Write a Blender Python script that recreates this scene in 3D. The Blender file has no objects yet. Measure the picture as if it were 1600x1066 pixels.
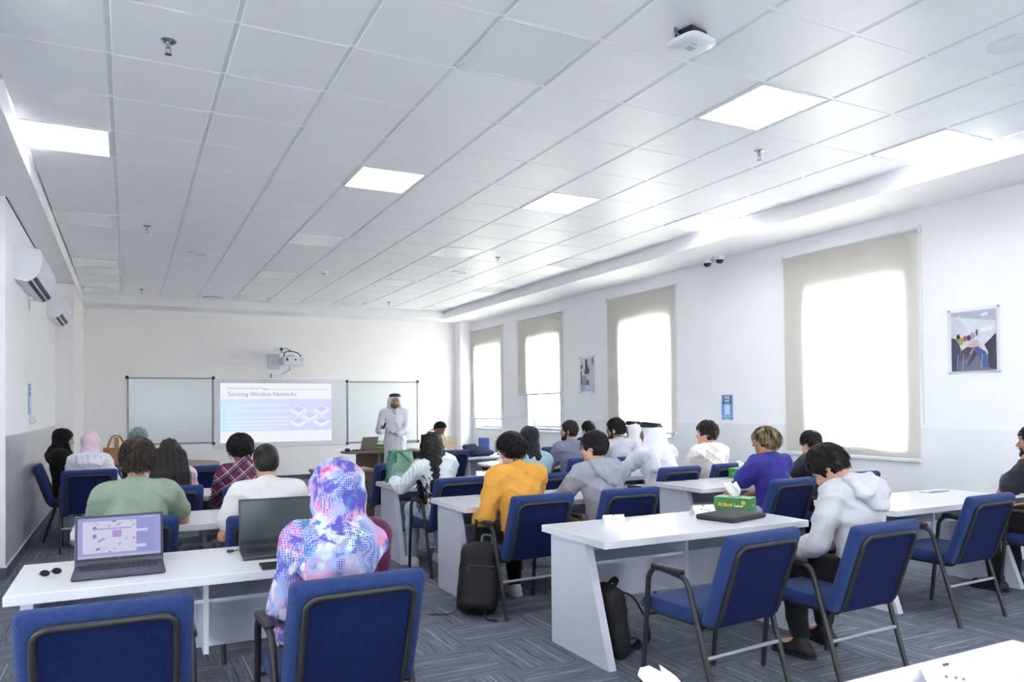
import bpy, bmesh, math, random
import numpy as np
import openvdb
from mathutils import Vector, Matrix, Euler

random.seed(7)
RNG = np.random.default_rng(7)
PI = math.pi
S = bpy.context.scene
COL = S.collection

# ------------------------------------------------------------------ camera, world, exposure
cam_d = bpy.data.cameras.new('camera')
cam = bpy.data.objects.new('camera', cam_d)
COL.objects.link(cam)
YAW, PITCH, ROLL = .4705, .0152, -.0096
cy_, sy_, cp_, sp_ = math.cos(YAW), math.sin(YAW), math.cos(PITCH), math.sin(PITCH)
fw_ = Vector((sy_ * cp_, cy_ * cp_, sp_))
rt_ = Vector((cy_, -sy_, 0))
up_ = rt_.cross(fw_)
c_, s_ = math.cos(ROLL), math.sin(ROLL)
rt2, up2 = c_ * rt_ + s_ * up_, c_ * up_ - s_ * rt_
m = Matrix.Identity(4)
for i in range(3):
    m[i][0], m[i][1], m[i][2] = rt2[i], up2[i], -fw_[i]
m[2][3] = 1.5
cam.matrix_world = m
cam_d.sensor_width = 36
cam_d.lens = 1181.06 / 1600 * 36
cam_d.shift_y = (616.56 - 533) / 1600
cam_d.clip_start = .05
S.camera = cam

WORLD_STRENGTH = 13.5
PANEL_STRENGTH = 6.0
EXPOSURE = 1.42
w = bpy.data.worlds.new('sky')
S.world = w
w.use_nodes = True
wb = w.node_tree.nodes['Background']
wb.inputs[0].default_value = (.95, .96, 1, 1)
wb.inputs[1].default_value = WORLD_STRENGTH
S.view_settings.view_transform = 'Standard'
S.view_settings.look = 'None'
S.view_settings.exposure = EXPOSURE
S.view_settings.gamma = 1
S.view_settings.use_curve_mapping = False
S.cycles.use_denoising = True
S.cycles.max_bounces = 14
S.cycles.diffuse_bounces = 10
S.cycles.sample_clamp_indirect = 30

# ------------------------------------------------------------------ materials
def lin(c):
    out = []
    for v in c:
        v = v / 255
        out.append(v / 12.92 if v <= .04045 else ((v + .055) / 1.055) ** 2.4)
    return (*out, 1)

_M = {}
def new_mat(name):
    mt = bpy.data.materials.new(name)
    mt.use_nodes = True
    nt = mt.node_tree
    return mt, nt, nt.nodes['Principled BSDF']

def N(nt, t, **kw):
    n = nt.nodes.new(t)
    for k, v in kw.items():
        setattr(n, k, v)
    return n

def mat(name, rgb, rough=.5, metal=0, var=.06, scale=30, bump=0, bscale=None, sheen=0, spec=.5, coord='Object', stretch=(1, 1, 1), emit=None, estr=1, coat=0):
    """procedural principled material: noise colour variation + noise bump"""
    if name in _M:
        return _M[name]
    mt, nt, b = new_mat(name)
    L = nt.links.new
    col = lin(rgb)
    b.inputs['Roughness'].default_value = rough
    b.inputs['Metallic'].default_value = metal
    b.inputs['Specular IOR Level'].default_value = spec
    if sheen:
        b.inputs['Sheen Weight'].default_value = sheen
        b.inputs['Sheen Roughness'].default_value = .5
    if coat:
        b.inputs['Coat Weight'].default_value = coat
    tc = N(nt, 'ShaderNodeTexCoord')
    mp = N(nt, 'ShaderNodeMapping')
    mp.inputs['Scale'].default_value = stretch
    L(tc.outputs[coord], mp.inputs[0])
    nz = N(nt, 'ShaderNodeTexNoise')
    nz.inputs['Scale'].default_value = scale
    nz.inputs['Detail'].default_value = 4
    L(mp.outputs[0], nz.inputs['Vector'])
    rp = N(nt, 'ShaderNodeValToRGB')
    rp.color_ramp.elements[0].position = .3
    rp.color_ramp.elements[1].position = .7
    rp.color_ramp.elements[0].color = tuple(max(0, v * (1 - var)) for v in col[:3]) + (1,)
    rp.color_ramp.elements[1].color = tuple(min(1, v * (1 + var)) for v in col[:3]) + (1,)
    L(nz.outputs['Fac'], rp.inputs[0])
    L(rp.outputs[0], b.inputs['Base Color'])
    if emit is not None:
        b.inputs['Emission Color'].default_value = lin(emit)
        b.inputs['Emission Strength'].default_value = estr
    if bump:
        n2 = N(nt, 'ShaderNodeTexNoise')
        n2.inputs['Scale'].default_value = bscale or scale * 4
        n2.inputs['Detail'].default_value = 3
        L(mp.outputs[0], n2.inputs['Vector'])
        bp = N(nt, 'ShaderNodeBump')
        bp.inputs['Strength'].default_value = bump
        bp.inputs['Distance'].default_value = .01
        L(n2.outputs['Fac'], bp.inputs['Height'])
        L(bp.outputs[0], b.inputs['Normal'])
    _M[name] = mt
    return mt

def cloth(name, rgb, var=.1):
    return mat('cloth_' + name, rgb, .85, var=var, scale=9, bump=.75, bscale=17, sheen=.08, spec=.2)

def skin(name, rgb):
    mt = mat('skin_' + name, rgb, .5, var=.06, scale=25, bump=.05, bscale=300, spec=.35)
    b = mt.node_tree.nodes['Principled BSDF']
    b.inputs['Subsurface Weight'].default_value = .08
    b.inputs['Subsurface Radius'].default_value = (.01, .004, .002)
    return mt

def emis(name, rgb, st):
    st = st * 2 ** -EXPOSURE if name.startswith(('slide', 'screen')) else st
    if name in _M:
        return _M[name]
    mt, nt, b = new_mat(name)
    b.inputs['Base Color'].default_value = (.02, .02, .02, 1)
    b.inputs['Emission Color'].default_value = lin(rgb)
    b.inputs['Emission Strength'].default_value = st
    _M[name] = mt
    return mt

WALL = mat('wall_paint', (243, 243, 247), .5, var=.012, scale=2, bump=.03, bscale=180)
WALLB = mat('wall_paint_front', (240, 237, 238), .55, var=.012, scale=2, bump=.03, bscale=180)
CEIL = mat('ceiling_tile_white', (242, 243, 247), .42, var=.012, scale=3, bump=.02, bscale=250)
GRID = mat('grid_white', (222, 225, 230), .4, var=.02)
TRIM = mat('bulkhead_paint', (242, 242, 245), .6, var=.012, scale=2)
DADO = mat('gloss_grey_paint', (204, 206, 212), .16, var=.03, scale=3, bump=.02, bscale=12)
DADOR = mat('gloss_white_paint', (240, 241, 245), .22, var=.02, scale=3, bump=.02, bscale=12)
BASEB = mat('baseboard_grey', (84, 88, 104), .4, var=.05)
WTOP = mat('white_laminate', (222, 223, 229), .2, var=.012, scale=6, stretch=(1, 8, 1), spec=.5)
WPAN = mat('white_board_panel', (212, 213, 226), .38, var=.02, scale=8)
BLUE = mat('blue_upholstery', (38, 57, 110), .85, var=.16, scale=60, bump=.4, bscale=420, sheen=.1, spec=.2)
BLACKM = mat('black_powder_coat', (40, 42, 43), .42, var=.08, scale=40, bump=.06, bscale=300)
SILVER = mat('silver_bar', (170, 173, 182), .35, metal=.6, var=.05)
BLACKP = mat('black_plastic', (34, 36, 40), .45, var=.1)
DARKG = mat('dark_grey_plastic', (62, 66, 74), .5, var=.08, scale=60)
WHITEP = mat('white_plastic', (228, 230, 236), .35, var=.012)
OFFW = mat('off_white_plastic', (205, 208, 216), .4, var=.015)
CHROME = mat('chrome', (190, 192, 196), .2, metal=1, var=.03)
PAPER = mat('white_paper', (238, 238, 242), .8, var=.015, bump=.1, bscale=40)
WOOD = mat('brown_wood', (128, 104, 90), .4, var=.22, scale=5, stretch=(1, 12, 12), bump=.05)
WOODD = mat('dark_brown_wood', (84, 66, 58), .45, var=.25, scale=5, stretch=(12, 12, 1), bump=.05)
GREEN = mat('tissue_green', (52, 122, 62), .4, var=.22, scale=14)
GREENL = mat('tissue_pale_green', (150, 196, 150), .45, var=.15, scale=14)
YEL = mat('print_yellow', (236, 196, 40), .5, var=.05)
ORG = mat('print_orange', (214, 110, 30), .5, var=.05)
PRW = mat('print_white', (240, 242, 244), .5, var=.02)

def glass_mat():
    mt = bpy.data.materials.new('window_glass')
    mt.use_nodes = True
    nt = mt.node_tree
    nt.nodes.clear()
    o = N(nt, 'ShaderNodeOutputMaterial')
    mx = N(nt, 'ShaderNodeMixShader')
    lw = N(nt, 'ShaderNodeLayerWeight')
    pw = N(nt, 'ShaderNodeMath', operation='POWER'); pw.inputs[1].default_value = 4
    nt.links.new(lw.outputs['Facing'], pw.inputs[0])
    fr = N(nt, 'ShaderNodeMath', operation='MULTIPLY_ADD'); fr.inputs[1].default_value = .5; fr.inputs[2].default_value = .04
    nt.links.new(pw.outputs[0], fr.inputs[0])
    t = N(nt, 'ShaderNodeBsdfTransparent')
    t.inputs[0].default_value = (.93, .97, .96, 1)
    g = N(nt, 'ShaderNodeBsdfGlossy')
    g.inputs['Roughness'].default_value = .02
    nt.links.new(fr.outputs[0], mx.inputs[0])
    nt.links.new(t.outputs[0], mx.inputs[1])
    nt.links.new(g.outputs[0], mx.inputs[2])
    nt.links.new(mx.outputs[0], o.inputs[0])
    return mt
GLASS = glass_mat()

def acrylic_mat():
    mt = GLASS.copy()
    mt.name = 'clear_acrylic'
    for nd in mt.node_tree.nodes:
        if nd.type == 'BSDF_TRANSPARENT':
            nd.inputs[0].default_value = (.98, .98, .985, 1)
    return mt
ACRYL = acrylic_mat()

def blind_mat():
    mt = bpy.data.materials.new('roller_blind_fabric')
    mt.use_nodes = True
    nt = mt.node_tree
    nt.nodes.clear()
    L = nt.links.new
    o = N(nt, 'ShaderNodeOutputMaterial')
    mx = N(nt, 'ShaderNodeMixShader')
    mx.inputs[0].default_value = .55
    d = N(nt, 'ShaderNodeBsdfDiffuse')
    t = N(nt, 'ShaderNodeBsdfTranslucent')
    tc = N(nt, 'ShaderNodeTexCoord')
    mp = N(nt, 'ShaderNodeMapping')
    mp.inputs['Scale'].default_value = (1, 3, 200)
    nz = N(nt, 'ShaderNodeTexNoise')
    nz.inputs['Scale'].default_value = 2
    L(tc.outputs['Object'], mp.inputs[0])
    L(mp.outputs[0], nz.inputs['Vector'])
    rp = N(nt, 'ShaderNodeValToRGB')
    rp.color_ramp.elements[0].color = lin((220, 217, 212))
    rp.color_ramp.elements[1].color = lin((227, 224, 219))
    L(nz.outputs['Fac'], rp.inputs[0])
    L(rp.outputs[0], d.inputs[0])
    t.inputs[0].default_value = lin((238, 234, 228))
    L(d.outputs[0], mx.inputs[1])
    L(t.outputs[0], mx.inputs[2])
    L(mx.outputs[0], o.inputs[0])
    return mt
BLIND = blind_mat()

def carpet_mat():
    """quarter-turn carpet tile: streaks along local x, two pale yarn lines, dark fine lines"""
    mt, nt, b = new_mat('carpet')
    L = nt.links.new
    b.inputs['Roughness'].default_value = .95
    b.inputs['Specular IOR Level'].default_value = .1
    tc = N(nt, 'ShaderNodeTexCoord')
    oi = N(nt, 'ShaderNodeObjectInfo')
    mp = N(nt, 'ShaderNodeMapping')
    mp.inputs['Scale'].default_value = (5, 70, 1)
    add = N(nt, 'ShaderNodeVectorMath', operation='ADD')
    cr = N(nt, 'ShaderNodeCombineXYZ')
    ml = N(nt, 'ShaderNodeMath', operation='MULTIPLY')
    ml.inputs[1].default_value = 37
    L(oi.outputs['Random'], ml.inputs[0])
    L(ml.outputs[0], cr.inputs[0]); L(ml.outputs[0], cr.inputs[1])
    L(tc.outputs['Object'], mp.inputs[0])
    L(mp.outputs[0], add.inputs[0]); L(cr.outputs[0], add.inputs[1])
    nz = N(nt, 'ShaderNodeTexNoise')
    nz.inputs['Scale'].default_value = 1
    nz.inputs['Detail'].default_value = 3
    L(add.outputs[0], nz.inputs['Vector'])
    rp = N(nt, 'ShaderNodeValToRGB')
    e = rp.color_ramp.elements
    e[0].position = .3; e[0].color = lin((88, 93, 105))
    e[1].position = .7; e[1].color = lin((128, 134, 147))
    L(nz.outputs['Fac'], rp.inputs[0])
    nf = N(nt, 'ShaderNodeTexNoise')
    nf.inputs['Scale'].default_value = 260
    L(tc.outputs['Object'], nf.inputs['Vector'])
    mxf = N(nt, 'ShaderNodeMix', data_type='RGBA', blend_type='OVERLAY')
    mxf.inputs[0].default_value = .55
    L(rp.outputs[0], mxf.inputs[6]); L(nf.outputs['Fac'], mxf.inputs[7])
    sp = N(nt, 'ShaderNodeSeparateXYZ')
    L(tc.outputs['Object'], sp.inputs[0])
    last = mxf.outputs[2]
    for pos, wd, colr in ((-.1, .0032, (186, 184, 176)), (.1, .0032, (186, 184, 176)), (.0, .003, (52, 56, 68)), (-.19, .003, (56, 60, 72)), (.175, .003, (56, 60, 72))):
        sb = N(nt, 'ShaderNodeMath', operation='SUBTRACT'); sb.inputs[1].default_value = pos
        ab = N(nt, 'ShaderNodeMath', operation='ABSOLUTE')
        lt = N(nt, 'ShaderNodeMath', operation='LESS_THAN'); lt.inputs[1].default_value = wd
        L(sp.outputs[1], sb.inputs[0]); L(sb.outputs[0], ab.inputs[0]); L(ab.outputs[0], lt.inputs[0])
        mx = N(nt, 'ShaderNodeMix', data_type='RGBA')
        m2 = N(nt, 'ShaderNodeMath', operation='MULTIPLY'); m2.inputs[1].default_value = .8
        L(lt.outputs[0], m2.inputs[0]); L(m2.outputs[0], mx.inputs[0])
        L(last, mx.inputs[6]); mx.inputs[7].default_value = lin(colr)
        last = mx.outputs[2]
    L(last, b.inputs['Base Color'])
    bp = N(nt, 'ShaderNodeBump')
    bp.inputs['Strength'].default_value = .4
    bp.inputs['Distance'].default_value = .004
    L(nf.outputs['Fac'], bp.inputs['Height'])
    L(bp.outputs[0], b.inputs['Normal'])
    return mt
CARPET = carpet_mat()

def floral_mat(name, stops, scale=9, dots=True, dist=2.5):
    mt, nt, b = new_mat(name)
    L = nt.links.new
    b.inputs['Roughness'].default_value = .7
    b.inputs['Sheen Weight'].default_value = .2
    tc = N(nt, 'ShaderNodeTexCoord')
    nz = N(nt, 'ShaderNodeTexNoise')
    nz.inputs['Scale'].default_value = scale
    nz.inputs['Detail'].default_value = 5
    nz.inputs['Roughness'].default_value = .62
    nz.inputs['Distortion'].default_value = dist
    L(tc.outputs['Object'], nz.inputs['Vector'])
    rp = N(nt, 'ShaderNodeValToRGB')
    rp.color_ramp.interpolation = 'LINEAR'
    el = rp.color_ramp.elements
    el[0].position, el[0].color = stops[0][0], lin(stops[0][1])
    el[1].position, el[1].color = stops[-1][0], lin(stops[-1][1])
    for p, c in stops[1:-1]:
        e = el.new(p)
        e.color = lin(c)
    L(nz.outputs['Fac'], rp.inputs[0])
    out = rp.outputs[0]
    if dots:
        vo = N(nt, 'ShaderNodeTexVoronoi')
        vo.inputs['Scale'].default_value = 95
        vo.inputs['Randomness'].default_value = .25
        L(tc.outputs['Object'], vo.inputs['Vector'])
        lt = N(nt, 'ShaderNodeMath', operation='LESS_THAN'); lt.inputs[1].default_value = .36
        L(vo.outputs['Distance'], lt.inputs[0])
        n2 = N(nt, 'ShaderNodeTexNoise')
        n2.inputs['Scale'].default_value = 7
        L(tc.outputs['Object'], n2.inputs['Vector'])
        gt = N(nt, 'ShaderNodeMath', operation='GREATER_THAN'); gt.inputs[1].default_value = .52
        L(n2.outputs['Fac'], gt.inputs[0])
        mu = N(nt, 'ShaderNodeMath', operation='MULTIPLY')
        L(lt.outputs[0], mu.inputs[0]); L(gt.outputs[0], mu.inputs[1])
        m3 = N(nt, 'ShaderNodeMath', operation='MULTIPLY'); m3.inputs[1].default_value = .8
        L(mu.outputs[0], m3.inputs[0])
        mx = N(nt, 'ShaderNodeMix', data_type='RGBA')
        L(m3.outputs[0], mx.inputs[0]); L(out, mx.inputs[6])
        mx.inputs[7].default_value = lin((58, 56, 150))
        out = mx.outputs[2]
    L(out, b.inputs['Base Color'])
    return mt

def layered_mat(name, base, layers):
    """printed scarf: blotches of ink, each layer its own noise field; dotted half-tone inside some blotches"""
    mt, nt, b = new_mat(name)
    L = nt.links.new
    b.inputs['Roughness'].default_value = .7
    tc = N(nt, 'ShaderNodeTexCoord')
    rgb = N(nt, 'ShaderNodeRGB'); rgb.outputs[0].default_value = lin(base)
    out = rgb.outputs[0]
    vo = N(nt, 'ShaderNodeTexVoronoi'); vo.inputs['Scale'].default_value = 105; vo.inputs['Randomness'].default_value = .15
    L(tc.outputs['Object'], vo.inputs['Vector'])
    dot = N(nt, 'ShaderNodeMath', operation='LESS_THAN'); dot.inputs[1].default_value = .40
    L(vo.outputs['Distance'], dot.inputs[0])
    for k, (c, sc, lo, hi, det, dots) in enumerate(layers):
        mp = N(nt, 'ShaderNodeMapping'); mp.inputs['Location'].default_value = (3.7 * k + 1, 1.9 * k, 5.3 * k)
        L(tc.outputs['Object'], mp.inputs[0])
        nz = N(nt, 'ShaderNodeTexNoise'); nz.inputs['Scale'].default_value = sc; nz.inputs['Detail'].default_value = det; nz.inputs['Roughness'].default_value = .6; nz.inputs['Distortion'].default_value = .5
        L(mp.outputs[0], nz.inputs['Vector'])
        mr = N(nt, 'ShaderNodeMapRange'); mr.inputs[1].default_value = lo; mr.inputs[2].default_value = hi
        L(nz.outputs['Fac'], mr.inputs[0])
        f = mr.outputs[0]
        if dots:
            mu = N(nt, 'ShaderNodeMath', operation='MULTIPLY'); L(f, mu.inputs[0]); L(dot.outputs[0], mu.inputs[1]); f = mu.outputs[0]
        mx = N(nt, 'ShaderNodeMix', data_type='RGBA')
        L(f, mx.inputs[0]); L(out, mx.inputs[6]); mx.inputs[7].default_value = lin(c)
        out = mx.outputs[2]
    L(out, b.inputs['Base Color'])
    return mt
FLORAL = layered_mat('floral_scarf', (172, 162, 200), [
    ((142, 160, 208), 7, .46, .56, 4, False), ((196, 220, 206), 6, .55, .62, 3, False), ((216, 140, 182), 7, .51, .64, 4, False), ((218, 78, 136), 8, .60, .70, 3, False),
    ((84, 78, 170), 8, .53, .585, 5, False), ((60, 126, 168), 9, .60, .65, 4, False), ((70, 66, 162), 5, .5, .54, 2, True), ((206, 196, 208), 7, .60, .64, 3, False)])
TEALSCARF = floral_mat('teal_print_scarf', [(.35, (40, 50, 60)), (.43, (70, 120, 125)), (.5, (150, 160, 165)), (.56, (60, 70, 85)), (.65, (110, 150, 150))], 22, False)

def plaid_mat():
    mt, nt, b = new_mat('plaid_shirt')
    L = nt.links.new
    b.inputs['Roughness'].default_value = .85
    tc = N(nt, 'ShaderNodeTexCoord')
    mp = N(nt, 'ShaderNodeMapping')
    mp.inputs['Rotation'].default_value = (0, math.radians(40), 0)
    L(tc.outputs['Object'], mp.inputs[0])
    sp = N(nt, 'ShaderNodeSeparateXYZ')
    L(mp.outputs[0], sp.inputs[0])
    last = None
    base = N(nt, 'ShaderNodeRGB'); base.outputs[0].default_value = lin((112, 32, 62))
    last = base.outputs[0]
    for ax in (0, 2):
        for per, off, wd, c, f in ((.09, 0, .03, (44, 36, 72), .7), (.09, .052, .006, (214, 206, 214), .8), (.09, .068, .003, (200, 190, 205), .6)):
            a = N(nt, 'ShaderNodeMath', operation='ADD'); a.inputs[1].default_value = 9 + off
            md = N(nt, 'ShaderNodeMath', operation='MODULO'); md.inputs[1].default_value = per
            lt = N(nt, 'ShaderNodeMath', operation='LESS_THAN'); lt.inputs[1].default_value = wd
            mu = N(nt, 'ShaderNodeMath', operation='MULTIPLY'); mu.inputs[1].default_value = f
            L(sp.outputs[ax], a.inputs[0]); L(a.outputs[0], md.inputs[0]); L(md.outputs[0], lt.inputs[0]); L(lt.outputs[0], mu.inputs[0])
            mx = N(nt, 'ShaderNodeMix', data_type='RGBA')
            L(mu.outputs[0], mx.inputs[0]); L(last, mx.inputs[6]); mx.inputs[7].default_value = lin(c)
            last = mx.outputs[2]
    L(last, b.inputs['Base Color'])
    return mt
PLAID = plaid_mat()

def stripe_mat(name, base, line, per, wd, ax=0):
    mt, nt, b = new_mat(name)
    L = nt.links.new
    b.inputs['Roughness'].default_value = .8
    tc = N(nt, 'ShaderNodeTexCoord')
    sp = N(nt, 'ShaderNodeSeparateXYZ')
    L(tc.outputs['Object'], sp.inputs[0])
    a = N(nt, 'ShaderNodeMath', operation='ADD'); a.inputs[1].default_value = 9
    md = N(nt, 'ShaderNodeMath', operation='MODULO'); md.inputs[1].default_value = per
    lt = N(nt, 'ShaderNodeMath', operation='LESS_THAN'); lt.inputs[1].default_value = wd
    L(sp.outputs[ax], a.inputs[0]); L(a.outputs[0], md.inputs[0]); L(md.outputs[0], lt.inputs[0])
    mx = N(nt, 'ShaderNodeMix', data_type='RGBA')
    L(lt.outputs[0], mx.inputs[0]); mx.inputs[6].default_value = lin(base); mx.inputs[7].default_value = lin(line)
    L(mx.outputs[2], b.inputs['Base Color'])
    return mt
PINSTRIPE = stripe_mat('striped_shirt', (226, 234, 238), (176, 194, 208), .022, .004)

def hair_mat(name, c1, c2, stretch=(60, 60, 6)):
    if name in _M:
        return _M[name]
    mt, nt, b = new_mat(name)
    L = nt.links.new
    b.inputs['Roughness'].default_value = .48
    b.inputs['Specular IOR Level'].default_value = .3
    tc = N(nt, 'ShaderNodeTexCoord')
    mp = N(nt, 'ShaderNodeMapping')
    mp.inputs['Scale'].default_value = stretch
    nz = N(nt, 'ShaderNodeTexNoise')
    nz.inputs['Scale'].default_value = 1
    nz.inputs['Detail'].default_value = 4
    L(tc.outputs['Object'], mp.inputs[0]); L(mp.outputs[0], nz.inputs['Vector'])
    rp = N(nt, 'ShaderNodeValToRGB')
    rp.color_ramp.elements[0].position = .42; rp.color_ramp.elements[0].color = lin(c1)
    rp.color_ramp.elements[1].position = .68; rp.color_ramp.elements[1].color = lin(c2)
    L(nz.outputs['Fac'], rp.inputs[0]); L(rp.outputs[0], b.inputs['Base Color'])
    bp = N(nt, 'ShaderNodeBump'); bp.inputs['Strength'].default_value = .5; bp.inputs['Distance'].default_value = .006
    L(nz.outputs['Fac'], bp.inputs['Height']); L(bp.outputs[0], b.inputs['Normal'])
    _M[name] = mt
    return mt
HBLACK = hair_mat('hair_black', (15, 14, 16), (32, 31, 34))
HBROWN = hair_mat('hair_dark_brown', (32, 25, 23), (78, 62, 54))
HLONG = hair_mat('hair_long_black', (16, 13, 15), (38, 31, 33), (90, 90, 3))
HBLOND = hair_mat('hair_highlighted', (40, 34, 32), (196, 170, 126), (34, 34, 5))

def bag_weave_mat():
    mt, nt, b = new_mat('green_chevron_canvas')
    L = nt.links.new
    b.inputs['Roughness'].default_value = .5
    tc = N(nt, 'ShaderNodeTexCoord')
    vo = N(nt, 'ShaderNodeTexVoronoi')
    vo.inputs['Scale'].default_value = 75
    vo.inputs['Randomness'].default_value = .2
    L(tc.outputs['Object'], vo.inputs['Vector'])
    rp = N(nt, 'ShaderNodeValToRGB')
    e = rp.color_ramp.elements
    e[0].position = .2; e[0].color = lin((26, 86, 68))
    e[1].position = .62; e[1].color = lin((140, 172, 158))
    L(vo.outputs['Distance'], rp.inputs[0]); L(rp.outputs[0], b.inputs['Base Color'])
    return mt
BAGW = bag_weave_mat()

# ------------------------------------------------------------------ mesh helpers
class MB:
    def __init__(s):
        s.v, s.f, s.mi, s.mats = [], [], [], []
    def mi_of(s, m):
        if m not in s.mats:
            s.mats.append(m)
        return s.mats.index(m)
    def add(s, vs, fs, m=None, M=None):
        o = len(s.v)
        for v in vs:
            v = Vector(v)
            s.v.append(tuple(M @ v) if M else tuple(v))
        k = s.mi_of(m)
        for f in fs:
            s.f.append([i + o for i in f]); s.mi.append(k)
        return s
    def box(s, a, b, m=None, M=None):
        (x0, y0, z0), (x1, y1, z1) = a, b
        vs = [(x0, y0, z0), (x1, y0, z0), (x1, y1, z0), (x0, y1, z0), (x0, y0, z1), (x1, y0, z1), (x1, y1, z1), (x0, y1, z1)]
        return s.add(vs, [(0, 3, 2, 1), (4, 5, 6, 7), (0, 1, 5, 4), (1, 2, 6, 5), (2, 3, 7, 6), (3, 0, 4, 7)], m, M)
    def rbox(s, a, b, r, m=None, M=None, seg=3):
        bm = bmesh.new()
        bmesh.ops.create_cube(bm, size=1)
        c = [(a[i] + b[i]) / 2 for i in range(3)]
        d = [b[i] - a[i] for i in range(3)]
        for v in bm.verts:
            v.co = Vector((v.co[0] * d[0] + c[0], v.co[1] * d[1] + c[1], v.co[2] * d[2] + c[2]))
        bmesh.ops.bevel(bm, geom=bm.edges[:], offset=min(r, min(d) * .49), segments=seg, affect='EDGES', profile=.5)
        bm.verts.index_update()
        vs = [v.co.copy() for v in bm.verts]
        fs = [[v.index for v in f.verts] for f in bm.faces]
        bm.free()
        return s.add(vs, fs, m, M)
    def prism(s, out, z0, z1, m=None, M=None):
        n = len(out)
        vs = [(x, y, z0) for x, y in out] + [(x, y, z1) for x, y in out]
        fs = [list(range(n))[::-1], list(range(n, 2 * n))] + [(i, (i + 1) % n, n + (i + 1) % n, n + i) for i in range(n)]
        return s.add(vs, fs, m, M)
    def lathe(s, prof, m=None, M=None, seg=24):
        vs, fs = [], []
        for r, z in prof:
            for k in range(seg):
                a = 2 * PI * k / seg
                vs.append((r * math.cos(a), r * math.sin(a), z))
        for i in range(len(prof) - 1):
            for k in range(seg):
                a, b_ = i * seg + k, i * seg + (k + 1) % seg
                fs.append((a, b_, b_ + seg, a + seg))
        fs.append(list(range(seg))[::-1]); fs.append([(len(prof) - 1) * seg + k for k in range(seg)])
        return s.add(vs, fs, m, M)
    def tube(s, path, r, m=None, seg=8, closed=False, flat=1.0, M=None):
        P = [Vector(p) for p in path]
        n = len(P)
        rs = r if isinstance(r, (list, tuple)) else [r] * n
        vs, fs = [], []
        T0 = (P[1] - P[0]).normalized()
        up = Vector((0, 0, 1)) if abs(T0.z) < .9 else Vector((0, 1, 0))
        U = T0.cross(up).normalized()
        for i in range(n):
            if closed:
                T = (P[(i + 1) % n] - P[i - 1]).normalized()
            else:
                T = (P[min(i + 1, n - 1)] - P[max(i - 1, 0)]).normalized()
            U = (U - T * U.dot(T)).normalized()
            V = T.cross(U)
            for k in range(seg):
                a = 2 * PI * k / seg
                vs.append(P[i] + (U * math.cos(a) + V * math.sin(a) * flat) * rs[i])
        for i in range(n if closed else n - 1):
            j = (i + 1) % n
            for k in range(seg):
                fs.append((i * seg + k, i * seg + (k + 1) % seg, j * seg + (k + 1) % seg, j * seg + k))
        if not closed:
            fs.append(list(range(seg))[::-1]); fs.append([(n - 1) * seg + k for k in range(seg)])
        return s.add(vs, fs, m, M)
    def mesh(s, name, smooth=None):
        me = bpy.data.meshes.new(name)
        me.from_pydata([tuple(v) for v in s.v], [], s.f)
        for m_ in s.mats:
            me.materials.append(m_)
        me.polygons.foreach_set('material_index', s.mi)
        if smooth:
            me.shade_smooth()
            if smooth is not True:
                try:
                    me.set_sharp_from_angle(angle=math.radians(smooth))
                except Exception:
                    pass
        return me
    def build(s, name, parent=None, smooth=None, loc=None):
        return obj(name, s.mesh(name, smooth), parent, loc)

def obj(name, me, parent=None, loc=None):
    o = bpy.data.objects.new(name, me)
    COL.objects.link(o)
    if parent:
        o.parent = parent
    if loc is not None:
        o.location = loc
    return o

def thing(name, label, cat, loc=(0, 0, 0), rotz=0, group=None):
    o = bpy.data.objects.new(name, None)
    o.empty_display_size = .1
    COL.objects.link(o)
    o.location = loc
    o.rotation_euler = (0, 0, rotz)
    return tag(o, label, cat, group)

def tag(o, label, cat, group=None):
    o['label'] = label
    o['category'] = cat
    if group:
        o['group'] = group
    return o

def struct(o):
    o['kind'] = 'structure'
    return o

def part_label(o, label):
    o['label'] = label
    return o

def dup(root, loc, rotz, label, group=None):
    r = root.copy()
    COL.objects.link(r)
    r.location = loc
    r.rotation_euler = (0, 0, rotz)
    r['label'] = label
    if group:
        r['group'] = group
    for ch in list(root.children):
        c = ch.copy(); COL.objects.link(c); c.parent = r
        for g in ch.children:
            d = g.copy(); COL.objects.link(d); d.parent = c
    return r

def arc_path(pts, r=.03, n=4):
    """polyline with rounded corners"""
    P = [Vector(p) for p in pts]
    out = [P[0]]
    for i in range(1, len(P) - 1):
        a, b_, c = P[i - 1], P[i], P[i + 1]
        ra = min(r, (a - b_).length * .45, (c - b_).length * .45)
        p0 = b_ + (a - b_).normalized() * ra
        p1 = b_ + (c - b_).normalized() * ra
        for k in range(n + 1):
            t = k / n
            out.append((1 - t) ** 2 * p0 + 2 * t * (1 - t) * b_ + t * t * p1)
    out.append(P[-1])
    return out

def text_mesh(body, size, mat_, depth=0, name='lettering', align='CENTER', bold=0):
    cu = bpy.data.curves.new(name, 'FONT')
    cu.body = body
    cu.size = size
    cu.align_x = align
    cu.align_y = 'CENTER'
    cu.extrude = depth
    cu.offset = bold
    cu.resolution_u = 2
    o = bpy.data.objects.new(name, cu)
    COL.objects.link(o)
    bpy.context.view_layer.update()
    me = bpy.data.meshes.new_from_object(o.evaluated_get(bpy.context.evaluated_depsgraph_get()))
    bpy.data.objects.remove(o)
    me.materials.clear()
    me.materials.append(mat_)
    me.name = name
    return me

def T(loc=(0, 0, 0), rx=0, ry=0, rz=0):
    return Matrix.Translation(loc) @ Euler((rx, ry, rz), 'XYZ').to_matrix().to_4x4()
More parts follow.
